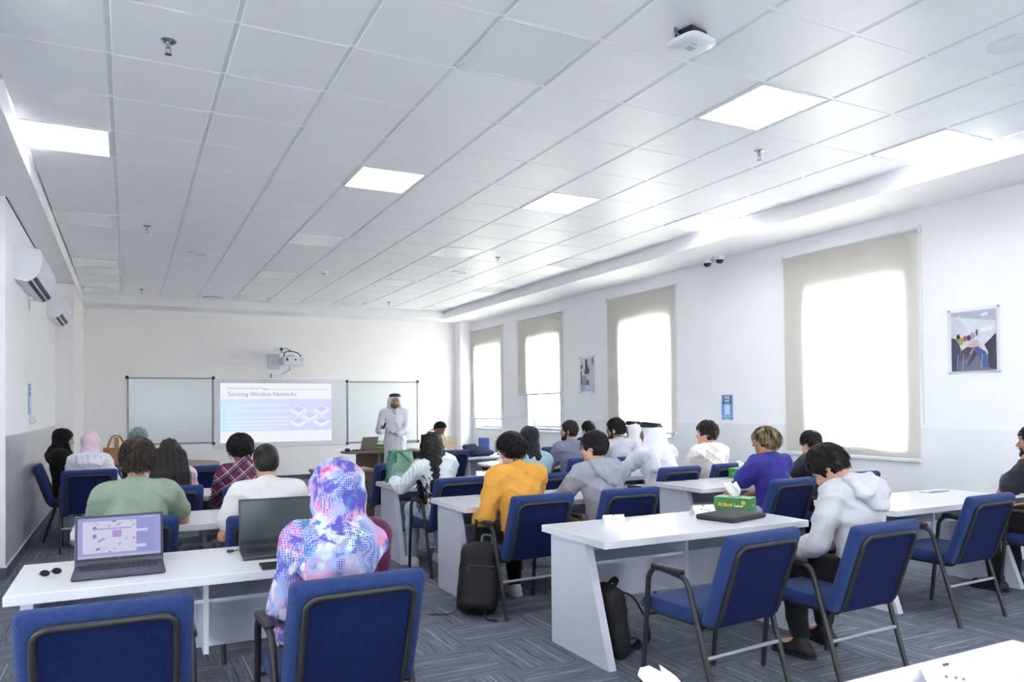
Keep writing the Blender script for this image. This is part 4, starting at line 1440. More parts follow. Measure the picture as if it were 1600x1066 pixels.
t = thing('laptop_case', 'flat black laptop case on the aisle desk', 'case', (3.60, 3.86, TZ), math.radians(14))
MB().rbox((-.2, -.145, 0), (.2, .145, .034), .014, mat('case_fabric', (50, 56, 60), .75, var=.1, bump=.2), seg=3).build('case_body', t, smooth=50)
MB().tube([(p[0], p[1], .018) for p in [(-.201, -.13), (-.201, .13), (-.18, .146), (.18, .146), (.201, .13), (.201, -.13), (.18, -.146), (-.18, -.146)]], .003, BLACKP, 6, closed=True).build('zip', t)
t = thing('phone', 'black phone on the desk with the tissue box before the purple-blue shirt', 'phone', (5.28, 5.55, TZ), math.radians(48))
MB().rbox((-.04, -.08, 0), (.04, .08, .012), .004, BLACKP, seg=2).build('phone_body', t)
MB().box((-.036, -.076, .012), (.036, .076, .0125), mat('phone_glass', (10, 11, 13), .06)).build('phone_screen', t)
def booklet(x, y, rz, label, rgb):
    t = thing('booklet', label, 'booklet', (x, y, TZ), rz, 'thin booklets lying on the desks')
    MB().rbox((-.075, -.105, 0), (.075, .105, .006), .002, PAPER, seg=1).build('pages', t)
    MB().box((-.076, -.106, .006), (.076, .106, .0072), mat('cover_%d' % rgb[0], rgb, .4)).build('cover', t)
booklet(2.72, 5.83, math.radians(70), 'thin grey-violet booklet on the desk left of the mustard sweater', (150, 146, 170))
booklet(5.02, 5.85, math.radians(60), 'thin pale booklet at the left end of the desk with the phone', (190, 190, 206))
booklet(6.0, 5.5, math.radians(40), 'thin dark blue booklet close to the purple-blue sleeve', (70, 76, 120))
booklet(3.6, 5.75, math.radians(80), 'thin bluish booklet between the mustard sweater and grey hoodie', (130, 140, 190))
booklet(3.62, 7.1, math.radians(70), 'white booklet on the green bag desk right of the curly hair', (226, 226, 234))
booklet(5.2, 6.85, math.radians(75), 'dark booklet under the arm of the man in the white robe', (80, 84, 110))
t = thing('cable_port', 'grey cable port set in the desk by the right edge', 'cable port', (6.12, 4.12, TZ))
MB().rbox((-.13, -.05, 0), (.13, .05, .006), .004, SILVER, seg=2).build('port_cover', t)
MB().box((-.11, -.04, .006), (.11, -.034, .0068), DARKG).build('slot', t)
# presenter desk things
t = thing('laptop', 'open grey laptop with its back to the room on the presenter desk', 'laptop', (3.72, 13.1, .74), math.radians(200))
MB().rbox((-.17, -.12, .002), (.17, .12, .018), .005, LAPG).build('base', t)
MB().rbox((-.17, 0, 0), (.17, .008, .24), .004, mat('laptop_lid_grey', (120, 116, 114), .4, metal=.3), T((0, .12, .016), rx=-.32)).build('lid', t)
t = thing('desk_webcam', 'small black gadget at the rounded end of the presenter desk', 'webcam', (3.38, 12.92, .74))
MB().rbox((-.045, -.03, 0), (.045, .03, .055), .02, BLACKP).build('camera_body', t, smooth=50)
MB().tube([(.04, 0, .004), (.12, .02, .004), (.22, .0, .004)], .005, BLACKP, 6).build('cord', t)
# far table clutter
NAVYF = mat('navy_fabric', (46, 58, 92), .85, var=.35, scale=30, bump=.4)
t = thing('storage_box', 'small plain blue box standing on the pale grey folding table', 'box', (5.08, 11.0, TZ))
MB().rbox((-.07, -.06, 0), (.07, .06, .26), .006, mat('box_blue', (66, 88, 168), .5, var=.06), seg=1).build('carton', t)
MB().box((-.071, -.061, .19), (.071, .061, .196), NAVY).build('lid_seam', t)
def soft(name, label, cat, loc, rz, fn, m_):
    pass
t = thing('phone', 'flat dark tablet lying on the folding table', 'tablet', (5.32, 10.6, TZ), .2)
MB().rbox((-.15, -.11, 0), (.15, .11, .02), .006, DARKG).build('tablet_body', t)
MB().box((-.14, -.1, .02), (.14, .1, .0206), mat('phone_glass', (10, 11, 13), .06)).build('tablet_screen', t)
t.name = 'tablet'
# green bag
t = thing('tote_bag', 'green chevron patterned tote bag on the desk', 'bag', (2.49, 7.44, TZ), math.radians(12))
GRL = mat('green_leather', (38, 128, 96), .45, var=.08, bump=.1)
def bag_shell(z0, z1, n0, n1, m_, name, k=12, inset=0):
    vs, fs = [], []
    seg = 32
    for j in range(k + 1):
        f = j / k
        z = z0 + (z1 - z0) * f
        W_ = n0[0] + (n1[0] - n0[0]) * f; D_ = n0[1] + (n1[1] - n0[1]) * f
        for i in range(seg):
            a = 2 * PI * i / seg
            c, s__ = math.cos(a), math.sin(a)
            r = 1 / (abs(c) ** 5 + abs(s__) ** 5) ** .2
            vs.append(((W_ - inset) * c * r + .004 * math.sin(7 * f + i), (D_ - inset) * s__ * r * (1 + .06 * math.sin(f * 5 + i * .4)), z + (.018 * abs(c) ** 2 * f if z1 > .2 else 0)))
    for j in range(k):
        for i in range(seg):
            a, b_ = j * seg + i, j * seg + (i + 1) % seg
            fs.append((a, b_, b_ + seg, a + seg))
    fs.append(list(range(seg))[::-1])
    return MB().add(vs, fs, m_).build(name, t, smooth=50)
bag_shell(.045, .31, (.148, .075), (.125, .055), BAGW, 'canvas_body')
bag_shell(0, .05, (.155, .08), (.149, .076), GRL, 'leather_base', 2)
for sx, sy in ((-1, -1), (1, 1)):
    MB().tube(arc_path([(-.085, sy * .062, .2), (-.088, sy * .07, .315), (sx * .15, sy * .085, .30), (sx * .185, sy * .085, .2), (sx * .19, sy * .08, .09), (sx * .165, sy * .075, .2), (.06 * sx, sy * .07, .33), (.085, sy * .062, .2)], .04), .008, GRL, 8, flat=1.4).build('handle', t, smooth=True)
for sx in (-1, 1):
    MB().tube([(sx * .127, -.03, .32), (sx * .14, 0, .2), (sx * .152, .0, .06)], .006, GRL, 6).build('piping', t)
# tan handbag on the meeting table
TAN = mat('tan_leather', (178, 132, 84), .45, var=.1, bump=.1)
t = thing('handbag', 'tan leather handbag with two handles on the oval wooden table', 'bag', (-.13, 11.22, TZ), math.radians(8))
bag_shell(0, .26, (.19, .09), (.15, .05), TAN, 'bag_body')
for sy in (-1, 1):
    MB().tube(arc_path([(-.11, sy * .05, .2), (-.1, sy * .05, .3), (-.05, sy * .05, .42), (.03, sy * .05, .43), (.09, sy * .05, .32), (.1, sy * .05, .2)], .06), .009, TAN, 8).build('handle', t, smooth=True)
MB().box((-.02, -.065, .24), (.02, .06, .40), TAN).build('closing_strap', t)
MB().lathe([(.035, 0), (.045, .02), (.02, .045)], mat('charm_brown', (70, 52, 44), .5), T((.09, -.07, .27), rx=.8), seg=14).build('charm', t, smooth=True)
# backpacks
BPK = mat('backpack_nylon', (28, 28, 31), .7, var=.15, bump=.3, bscale=60)
# ------------------------------------------------------------------ implicit surface modeller
A3 = lambda v: np.array(v, dtype=np.float32)
def RX(a): return np.array(Matrix.Rotation(a, 3, 'X'))
def RY(a): return np.array(Matrix.Rotation(a, 3, 'Y'))
def RZ(a): return np.array(Matrix.Rotation(a, 3, 'Z'))

class Prim:
    __slots__ = ('fn', 'lo', 'hi', 'k')
    def __init__(s, fn, lo, hi, k):
        s.fn, s.lo, s.hi, s.k = fn, np.array(lo), np.array(hi), k

def cap(a, b, ra, rb=None, k=.02, n=None, f=1.0):
    a, b = A3(a), A3(b)
    rb = ra if rb is None else rb
    ab = b - a
    L2 = float(ab @ ab) + 1e-9
    R = max(ra, rb)
    if n is not None:
        n = A3(n); n = n / np.linalg.norm(n)
    def fn(x, y, z):
        dx, dy, dz = x - a[0], y - a[1], z - a[2]
        t = np.clip((dx * ab[0] + dy * ab[1] + dz * ab[2]) / L2, 0, 1)
        dx = dx - t * ab[0]; dy = dy - t * ab[1]; dz = dz - t * ab[2]
        d2 = dx * dx + dy * dy + dz * dz
        if n is not None:
            q = dx * n[0] + dy * n[1] + dz * n[2]
            d2 = d2 + q * q * (f * f - 1)
        return np.sqrt(d2) - (ra + (rb - ra) * t)
    return Prim(fn, np.minimum(a, b) - R, np.maximum(a, b) + R, k)

def ell(c, r, R=None, k=.02):
    c, r = A3(c), A3(r)
    Rm = max(r)
    def fn(x, y, z):
        dx, dy, dz = x - c[0], y - c[1], z - c[2]
        if R is not None:
            dx, dy, dz = (R[0][0] * dx + R[1][0] * dy + R[2][0] * dz, R[0][1] * dx + R[1][1] * dy + R[2][1] * dz, R[0][2] * dx + R[1][2] * dy + R[2][2] * dz)
        k0 = np.sqrt((dx / r[0]) ** 2 + (dy / r[1]) ** 2 + (dz / r[2]) ** 2)
        k1 = np.sqrt((dx / r[0] ** 2) ** 2 + (dy / r[1] ** 2) ** 2 + (dz / r[2] ** 2) ** 2) + 1e-6
        return k0 * (k0 - 1) / k1
    if R is None:
        ext = r
    else:
        ext = np.sqrt(((np.array(R) * np.array(r)) ** 2).sum(1))
    return Prim(fn, c - ext, c + ext, k)

def rboxp(c, h, rad, R=None, k=.02):
    c, h = A3(c), A3(h)
    def fn(x, y, z):
        dx, dy, dz = x - c[0], y - c[1], z - c[2]
        if R is not None:
            dx, dy, dz = (R[0][0] * dx + R[1][0] * dy + R[2][0] * dz, R[0][1] * dx + R[1][1] * dy + R[2][1] * dz, R[0][2] * dx + R[1][2] * dy + R[2][2] * dz)
        qx, qy, qz = np.abs(dx) - (h[0] - rad), np.abs(dy) - (h[1] - rad), np.abs(dz) - (h[2] - rad)
        o = np.sqrt(np.maximum(qx, 0) ** 2 + np.maximum(qy, 0) ** 2 + np.maximum(qz, 0) ** 2)
        return o + np.minimum(np.maximum(qx, np.maximum(qy, qz)), 0) - rad
    ext = h if R is None else np.abs(np.array(R)) @ h
    return Prim(fn, c - ext, c + ext, k)

def sdf_mesh(name, prims, vox, mats_, subs=(), fold=None, parent=None, cut=None):
    pad = 3 * vox + .004
    lo = np.min([p.lo for p in prims], 0) - pad
    hi = np.max([p.hi for p in prims], 0) + pad
    n = np.ceil((hi - lo) / vox).astype(int) + 1
    D = np.full(n, .25, dtype=np.float32)
    ax = [(lo[i] + vox * np.arange(n[i])).astype(np.float32) for i in range(3)]
    def blk(p, e):
        i0 = np.maximum(0, np.floor((p.lo - e - lo) / vox).astype(int))
        i1 = np.minimum(n, np.ceil((p.hi + e - lo) / vox).astype(int) + 1)
        return i0, i1
    def co(i0, i1):
        return (ax[0][i0[0]:i1[0], None, None], ax[1][None, i0[1]:i1[1], None], ax[2][None, None, i0[2]:i1[2]])
    for p in prims:
        i0, i1 = blk(p, p.k + 2.5 * vox)
        if (i1 <= i0).any():
            continue
        d = p.fn(*co(i0, i1))
        sl = tuple(slice(i0[i], i1[i]) for i in range(3))
        E_ = D[sl]
        if p.k > 0:
            h_ = np.clip(.5 + .5 * (E_ - d) / p.k, 0, 1)
            D[sl] = E_ * (1 - h_) + d * h_ - p.k * h_ * (1 - h_)
        else:
            D[sl] = np.minimum(E_, d)
    for p in subs:
        i0, i1 = blk(p, p.k + 2 * vox)
        if (i1 <= i0).any():
            continue
        d = -p.fn(*co(i0, i1))
        sl = tuple(slice(i0[i], i1[i]) for i in range(3))
        E_ = D[sl]
        k = max(p.k, 1e-4)
        h_ = np.clip(.5 - .5 * (E_ - d) / k, 0, 1)
        D[sl] = E_ * (1 - h_) + d * h_ + k * h_ * (1 - h_)
    if fold is not None:
        idx = np.nonzero(np.abs(D) < .035)
        D[idx] += fold(ax[0][idx[0]], ax[1][idx[1]], ax[2][idx[2]]).astype(np.float32)
    g = openvdb.FloatGrid(.25)
    g.copyFromArray(D)
    pts, quads = g.convertToQuads(0.0)
    pts = (pts * vox + lo).astype(np.float32)
    quads = quads.astype(np.int32)
    # orientation check by signed volume
    a, b, c = pts[quads[:, 0]], pts[quads[:, 1]], pts[quads[:, 2]]
    if (np.einsum('ij,ij->i', a, np.cross(b, c))).sum() < 0:
        quads = quads[:, ::-1]
    me = np_mesh(name, pts, quads, mats_)
    return obj(name, me, parent)

def np_mesh(name, pts, quads, mats_):
    me = bpy.data.meshes.new(name)
    me.vertices.add(len(pts))
    me.vertices.foreach_set('co', np.ascontiguousarray(pts, dtype=np.float32).ravel())
    q = np.ascontiguousarray(quads, dtype=np.int32)
    w_ = q.shape[1]
    me.loops.add(q.size)
    me.loops.foreach_set('vertex_index', q.ravel())
    me.polygons.add(len(q))
    me.polygons.foreach_set('loop_start', np.arange(0, q.size, w_, dtype=np.int32))
    me.update(calc_edges=True)
    me.validate()
    for m_ in (mats_ if isinstance(mats_, (list, tuple)) else [mats_]):
        me.materials.append(m_)
    me.polygons.foreach_set('use_smooth', np.ones(len(me.polygons), dtype=bool))
    return me

def tubes_np(name, paths, radii, mat_, parent, sides=4):
    """many tapered strands as one mesh; paths (n, m, 3), radii (m,) or (n, m)"""
    P = np.asarray(paths, dtype=np.float32)
    n, m_, _ = P.shape
    Rr = np.asarray(radii, dtype=np.float32)
    if Rr.ndim == 1:
        Rr = np.broadcast_to(Rr, (n, m_))
    Tn = np.gradient(P, axis=1)
    Tn /= np.linalg.norm(Tn, axis=2, keepdims=True) + 1e-9
    ref = np.where(np.abs(Tn[..., 2:3]) < .8, np.array([0, 0, 1.]), np.array([1., 0, 0]))
    U = np.cross(Tn, ref); U /= np.linalg.norm(U, axis=2, keepdims=True) + 1e-9
    V = np.cross(Tn, U)
    ang = 2 * PI * np.arange(sides) / sides
    pts = P[:, :, None, :] + (U[:, :, None, :] * np.cos(ang)[None, None, :, None] + V[:, :, None, :] * np.sin(ang)[None, None, :, None]) * Rr[:, :, None, None]
    pts = pts.reshape(-1, 3)
    base = (np.arange(n) * m_ * sides)[:, None, None]
    j = np.arange(m_ - 1)[None, :, None] * sides
    k = np.arange(sides)[None, None, :]
    k2 = (k + 1) % sides
    q = np.stack([base + j + k, base + j + k2, base + j + sides + k2, base + j + sides + k], -1).reshape(-1, 4)
    return obj(name, np_mesh(name, pts, q, mat_), parent)

def folds(amp, sx=1.0, seed=0):
    """cloth creases: narrow ridges running in warped directions"""
    ph = np.random.default_rng(seed).uniform(0, 6, 10)
    def ridge(u):
        return (1 - np.abs(np.sin(u))) ** 2.2
    def fn(x, y, z):
        wx = 1.6 * np.sin(8 * z + ph[0]) + 1.1 * np.sin(11 * y + ph[1])
        wz = 1.6 * np.sin(7 * x + ph[2]) + 1.0 * np.sin(9 * y + ph[3])
        m1 = .5 + .5 * np.sin(9 * x + 6 * z + ph[4])
        m2 = .5 + .5 * np.sin(7 * z - 8 * y + ph[5])
        w1 = ridge((20 * z + 9 * x + 5 * y) * sx + wz + ph[6])
        w2 = ridge((17 * x - 12 * z + 7 * y) * sx + wx + ph[7])
        w3 = ridge((24 * y + 13 * z - 6 * x) * sx + wx + ph[8])
        return -1.7 * amp * (1.5 * w1 * m1 + 1.2 * w2 * m2 + .9 * w3 * (1 - m1) - .5)
    return fn

# ------------------------------------------------------------------ people
def ik(S_, W_, l1, l2, pole):
    d = W_ - S_
    L = np.linalg.norm(d)
    if L > (l1 + l2) * .995:
        W_ = S_ + d / L * (l1 + l2) * .995
        d = W_ - S_; L = np.linalg.norm(d)
    u = d / L
    a = (l1 * l1 - l2 * l2 + L * L) / (2 * L)
    h_ = math.sqrt(max(l1 * l1 - a * a, 0))
    p = np.array(pole, float)
    p = p - u * (p @ u)
    p /= np.linalg.norm(p) + 1e-9
    return S_ + u * a + p * h_, W_

class Pose:
    def __init__(s, sc=1.0, lean=.0, side=0., twist=0., head=(0, 0, 0), seat=.475, stand=False, lw=None, rw=None, lpole=(-.35, -.6, -1), rpole=(.35, -.6, -1), foot=-.05, fem=False, crouch=.0, knee=.13, py=0.0, neckfwd=.0, lf=None, rf=None):
        s.sc, s.fem, s.stand = sc, fem, stand
        R1 = RZ(twist * .4) @ RY(side * .7) @ RX(-lean * .8)
        R2 = RZ(twist) @ RY(side) @ RX(-(lean + crouch))
        s.R1, s.R2 = R1, R2
        if stand:
            s.P = np.array([0, 0, .93 * sc])
        else:
            s.P = np.array([0, py, seat + .07 * sc])
        s.A = s.P + R1 @ np.array([0, 0, (.21 if stand else .2) * sc])
        s.Nk = s.A + R2 @ np.array([0, -.012, (.30 if stand else .285) * sc])
        sw = (.165 if fem else .187) * sc
        s.Sh = [s.A + R2 @ np.array([sx * sw, .0, (.245 if stand else .232) * sc]) for sx in (-1, 1)]
        hy, hp, hr = head
        s.Rh = RZ(hy) @ RX(-hp) @ RY(hr)
        s.Hc = s.Nk + R2 @ np.array([0, .01 + neckfwd, .045 * sc]) + s.Rh @ np.array([0, .025, .115 * sc])
        s.hip = [s.P + np.array([sx * .088 * sc, .01, -.015]) for sx in (-1, 1)]
        s.knee, s.ank, s.toe = [], [], []
        for i, sx in enumerate((-1, 1)):
            if stand:
                s.knee.append(np.array([sx * .095, .02, .50 * sc])); s.ank.append(np.array([sx * .1, -.01, .085])); s.toe.append(np.array([sx * .125, .15, .04]))
            else:
                fo = (foot if (lf if i == 0 else rf) is None else (lf if i == 0 else rf))
                kx = sx * knee
                s.knee.append(np.array([kx, s.P[1] + .43 * sc, seat + .06 * sc]))
                s.ank.append(np.array([kx + sx * .015, s.P[1] + .43 * sc + fo, .085])); s.toe.append(np.array([kx + sx * .035, s.P[1] + .43 * sc + fo + .15, .04]))
        l1, l2 = .285 * sc, .25 * sc
        if lw is not None and lw[0] == 'h':
            lw = s.H(lw[1])
        if rw is not None and rw[0] == 'h':
            rw = s.H(rw[1])
        lw = np.array(lw if lw is not None else (-.17, s.P[1] + .33, seat + .17), float)
        rw = np.array(rw if rw is not None else (.17, s.P[1] + .33, seat + .17), float)
        s.El, s.W = [None, None], [None, None]
        s.El[0], s.W[0] = ik(s.Sh[0], lw, l1, l2, lpole)
        s.El[1], s.W[1] = ik(s.Sh[1], rw, l1, l2, rpole)
    def H(s, v):
        return s.Hc + s.Rh @ (np.array(v, float) * s.sc)

def hand_prims(W_, d, nrm, side, sc=1.0, curl=(.35, .4, .45, .5), thumb_out=.7):
    d = np.array(d, float); d /= np.linalg.norm(d)
    nrm = np.array(nrm, float); nrm = nrm - d * (nrm @ d); nrm /= np.linalg.norm(nrm) + 1e-9
    t = np.cross(d, nrm) * side
    pr = [cap(W_, W_ + d * .05 * sc, .024 * sc, .03 * sc, .012, nrm, 1.75), cap(W_ + d * .045 * sc + t * .018 * sc, W_ + d * .082 * sc + t * .024 * sc, .02 * sc, .014 * sc, .012, nrm, 1.4),
          cap(W_ + d * .045 * sc - t * .012 * sc, W_ + d * .076 * sc - t * .02 * sc, .02 * sc, .014 * sc, .012, nrm, 1.4)]
    ln = (.072, .08, .074, .058)
    for i in range(4):
        o = (.028, .0095, -.0095, -.0275)[i]
        b = W_ + d * ((.084, .088, .085, .077)[i]) * sc + t * o * sc
        dirn = d + t * (.09 - .06 * i)
        a = 0
        for sgi, fr in enumerate((.45, .31, .24)):
            a += curl[i] * (1, 1.1, .7)[sgi]
            v = dirn * math.cos(a) + nrm * math.sin(a)
            v /= np.linalg.norm(v)
            e = b + v * ln[i] * fr * sc
            r0 = (.0092, .0085, .008)[sgi] * sc * (1 if i < 3 else .88)
            pr.append(cap(b, e, r0, r0 * .93, .004))
            b = e
    b = W_ + d * .022 * sc + t * .024 * sc
    v = d * .75 + t * thumb_out + nrm * .3
    v /= np.linalg.norm(v)
    e = b + v * .042 * sc
    pr.append(cap(b, e, .0135 * sc, .0105 * sc, .008))
    v2 = d * .95 + t * thumb_out * .4 + nrm * .35
    v2 /= np.linalg.norm(v2)
    pr.append(cap(e, e + v2 * .032 * sc, .0102 * sc, .0085 * sc, .004))
    return pr

def torso_prims(p, g=0.0, low=True, k=.05):
    sc, f = p.sc, p.fem
    R1, R2 = p.R1, p.R2
    pr = []
    if low:
        pr.append(ell(p.P + np.array([0, .0, .0]), ((.165 if f else .158) * sc + g, .118 * sc + g, .11 * sc + g), None, k))
    pr.append(ell(p.P + R1 @ np.array([0, .005, .14 * sc]), ((.128 if f else .142) * sc + g, .104 * sc + g, .15 * sc + g), R1, k))
    pr.append(ell(p.A + R2 @ np.array([0, .002, .11 * sc]), ((.137 if f else .157) * sc + g, .108 * sc + g, .175 * sc + g), R2, k))
    pr.append(cap(p.Sh[0] * .9 + p.Sh[1] * .1, p.Sh[1] * .9 + p.Sh[0] * .1, .06 * sc + g, .06 * sc + g, .05, R2 @ np.array([0, 1, 0]), .95))
    for i in (0, 1):
        pr.append(cap(p.Nk + R2 @ np.array([0, -.015, -.015]), p.Sh[i] * .8 + p.Nk * .2 + R2 @ np.array([0, 0, .012]), .05 * sc + g * .7, .045 * sc + g, .04))
    if f:
        for sx in (-1, 1):
            pr.append(ell(p.A + R2 @ np.array([sx * .065, .085, .08]), (.058 + g, .05 + g, .06 + g), R2, .04))
    else:
        pr.append(ell(p.A + R2 @ np.array([0, .05, .15 * sc]), (.13 * sc + g, .065 * sc + g, .09 * sc + g), R2, .04))
    return pr

def arm_prims(p, i, g=0.0, upto=2.0, k=.022):
    sc = p.sc * (.9 if p.fem else 1)
    S_, E_, W_ = p.Sh[i], p.El[i], p.W[i]
    pr = []
    if upto >= 1:
        m_ = S_ * .5 + E_ * .5
        pr += [cap(S_, m_, .055 * sc + g, .048 * sc + g, .03), cap(m_, E_, .047 * sc + g, .041 * sc + g, k)]
    else:
        e = S_ + (E_ - S_) * upto
        pr.append(cap(S_, e, .056 * sc + g, .05 * sc + g * 1.6, .03))
    if upto > 1:
        f = min(upto - 1, 1)
        e = E_ + (W_ - E_) * f
        m_ = E_ + (W_ - E_) * .35 * f
        pr += [cap(E_, m_, .041 * sc + g, .043 * sc + g, k), cap(m_, e, .042 * sc + g, (.029 if f >= .99 else .034) * sc + g * 1.2, k)]
    return pr

def leg_prims(p, i, g=0.0, upto=1.0, k=.03):
    sc = p.sc
    H_, K_, An = p.hip[i], p.knee[i], p.ank[i]
    m_ = H_ * .45 + K_ * .55
    e = K_ + (An - K_) * upto
    c = K_ * .68 + An * .32 + np.array([0, -.018, 0])
    return [cap(H_, m_, .088 * sc + g, .07 * sc + g, k), cap(m_, K_, .07 * sc + g, .055 * sc + g, k), cap(K_, c, .054 * sc + g, .052 * sc + g, k), cap(c, e, .052 * sc + g, .036 * sc + g * 1.3, k)]

def head_prims(p, face=True):
    H, R, sc = p.H, p.Rh, p.sc
    pr = [cap(p.Nk + p.R2 @ np.array([0, -.01, -.03]), H((0, -.018, -.075)), .057 * sc, .052 * sc, .03),
          ell(H((0, -.012, .03)), np.array([.076, .096, .086]) * sc, R, .02), ell(H((0, .022, -.03)), np.array([.061, .07, .085]) * sc, R, .025),
          ell(H((0, .034, -.078)), np.array([.047, .05, .038]) * sc, R, .02), ell(H((0, .074, -.1)), np.array([.021, .016, .016]) * sc, R, .015)]
    sub = []
    if face:
        pr += [cap(H((0, .086, .006)), H((0, .108, -.03)), .0085 * sc, .0125 * sc, .01), cap(H((-.013, .096, -.036)), H((.013, .096, -.036)), .0085 * sc, None, .006),
               cap(H((-.036, .078, .024)), H((.036, .078, .024)), .0125 * sc, None, .014),
               ell(H((-.04, .062, -.026)), np.array([.02, .02, .022]) * sc, R, .02), ell(H((.04, .062, -.026)), np.array([.02, .02, .022]) * sc, R, .02),
               cap(H((-.018, .084, -.062)), H((.018, .084, -.062)), .0065 * sc, None, .006), cap(H((-.014, .083, -.071)), H((.014, .083, -.071)), .0068 * sc, None, .006)]
        sub = [ell(H((sx * .032, .094, .003)), np.array([.016, .014, .01]) * sc, R, .008) for sx in (-1, 1)]
    for sx in (-1, 1):
        Re = R @ RZ(sx * -.35) @ RX(.15)
        pr.append(ell(H((sx * .081, -.008, -.006)), np.array([.0085, .019, .031]) * sc, Re, .008))
        sub.append(ell(H((sx * .09, -.003, -.004)), np.array([.005, .009, .017]) * sc, Re, .004))
    return pr, sub

def sph(c, r, m_, name, parent, n=10):
    return MB().lathe([(r * math.sin(PI * max(.02, k / n)), -r * math.cos(PI * k / n)) for k in range(n + 1)], m_, Matrix.Translation(c), n * 2).build(name, parent, smooth=True)

EYEW = mat('eye_white', (176, 170, 166), .3)
IRIS = mat('iris_dark', (36, 26, 22), .15)
LIPM = mat('lips', (158, 98, 92), .45)

def face_parts(p, root, hair_rgb, brow=True, lips=True):
    sc = p.sc
    HM = hair_mat('brow_%d' % hair_rgb[0], hair_rgb, tuple(min(255, c + 14) for c in hair_rgb))
    for sx in (-1, 1):
        e = sph(p.H((sx * .032, .0755, .004)), .0112 * sc, EYEW, 'eye', root)
        MB().lathe([(.0066 * sc, 0), (.0056 * sc, .0016 * sc), (.001, .0022 * sc)], IRIS, Matrix.Translation(p.H((sx * .032, .0858, .004))) @ Matrix(p.Rh.tolist()).to_4x4() @ Matrix.Rotation(-PI / 2, 4, 'X'), 14).build('iris', e)
        if brow:
            pts = [p.H((sx * x, y, z)) for x, y, z in ((.014, .094, .023), (.026, .0925, .0285), (.038, .086, .028), (.05, .074, .022))]
            MB().tube([tuple(v) for v in pts], [.0026, .0036, .0032, .0016], HM, 6).build('eyebrow', root, smooth=True)
    if lips:
        b = MB()
        b.tube([tuple(p.H(v)) for v in ((-.022, .082, -.066), (-.01, .0905, -.063), (0, .0908, -.0645), (.01, .0905, -.063), (.022, .082, -.066))], [.002, .0042, .004, .0042, .002], LIPM, 6)
        b.tube([tuple(p.H(v)) for v in ((-.02, .082, -.067), (0, .0905, -.0715), (.02, .082, -.067))], [.002, .005, .002], LIPM, 6)
        b.build('lips', root, smooth=True)

def glasses(p, root, rgb=(40, 34, 34)):
    m_ = mat('glasses_%d' % rgb[0], rgb, .55)
    b = MB()
    for sx in (-1, 1):
        b.tube([tuple(p.H((sx * .033 + .023 * math.cos(2 * PI * k / 18), .103 - abs(.3 * sx * 0), .0 + .019 * math.sin(2 * PI * k / 18)))) for k in range(18)], .0017, m_, 5, closed=True)
        b.tube([tuple(p.H(v)) for v in ((sx * .056, .102, .006), (sx * .08, .05, .008), (sx * .086, -.01, .004), (sx * .085, -.025, -.02))], .0017, m_, 5)
    b.tube([tuple(p.H((-.01, .104, .004))), tuple(p.H((0, .108, .007))), tuple(p.H((.01, .104, .004)))], .0016, m_, 5)
    b.build('glasses', root)

def beard(p, root, m_, full=1.0):
    H, R, sc = p.H, p.Rh, p.sc
    pr = [ell(H((0, .035, -.083)), np.array([.053, .056, .04]) * sc, R, .015), ell(H((0, .074, -.105)), np.array([.03, .022, .022]) * sc, R, .015)]
    for sx in (-1, 1):
        pr.append(cap(H((sx * .068, .012, -.02)), H((sx * .052, .04, -.08)), .012 * sc, .018 * sc, .012))
        pr.append(cap(H((0, .094, -.052)), H((sx * .028, .083, -.062)), .0075 * sc, .006 * sc, .006))
        pr.append(cap(H((sx * .028, .083, -.062)), H((sx * .03, .074, -.09)), .007 * sc, .009 * sc, .006))
    sub = [ell(H((0, .096, -.067)), np.array([.021, .02, .011]) * sc, R, .004), cap(p.Nk, H((0, -.03, -.09)), .05, .05, .01)]
    fz = lambda x, y, z: .0022 * np.sin(330 * x) * np.sin(310 * y) * np.sin(320 * z)
    sdf_mesh('beard', pr, .0048, m_, sub, fz, root)

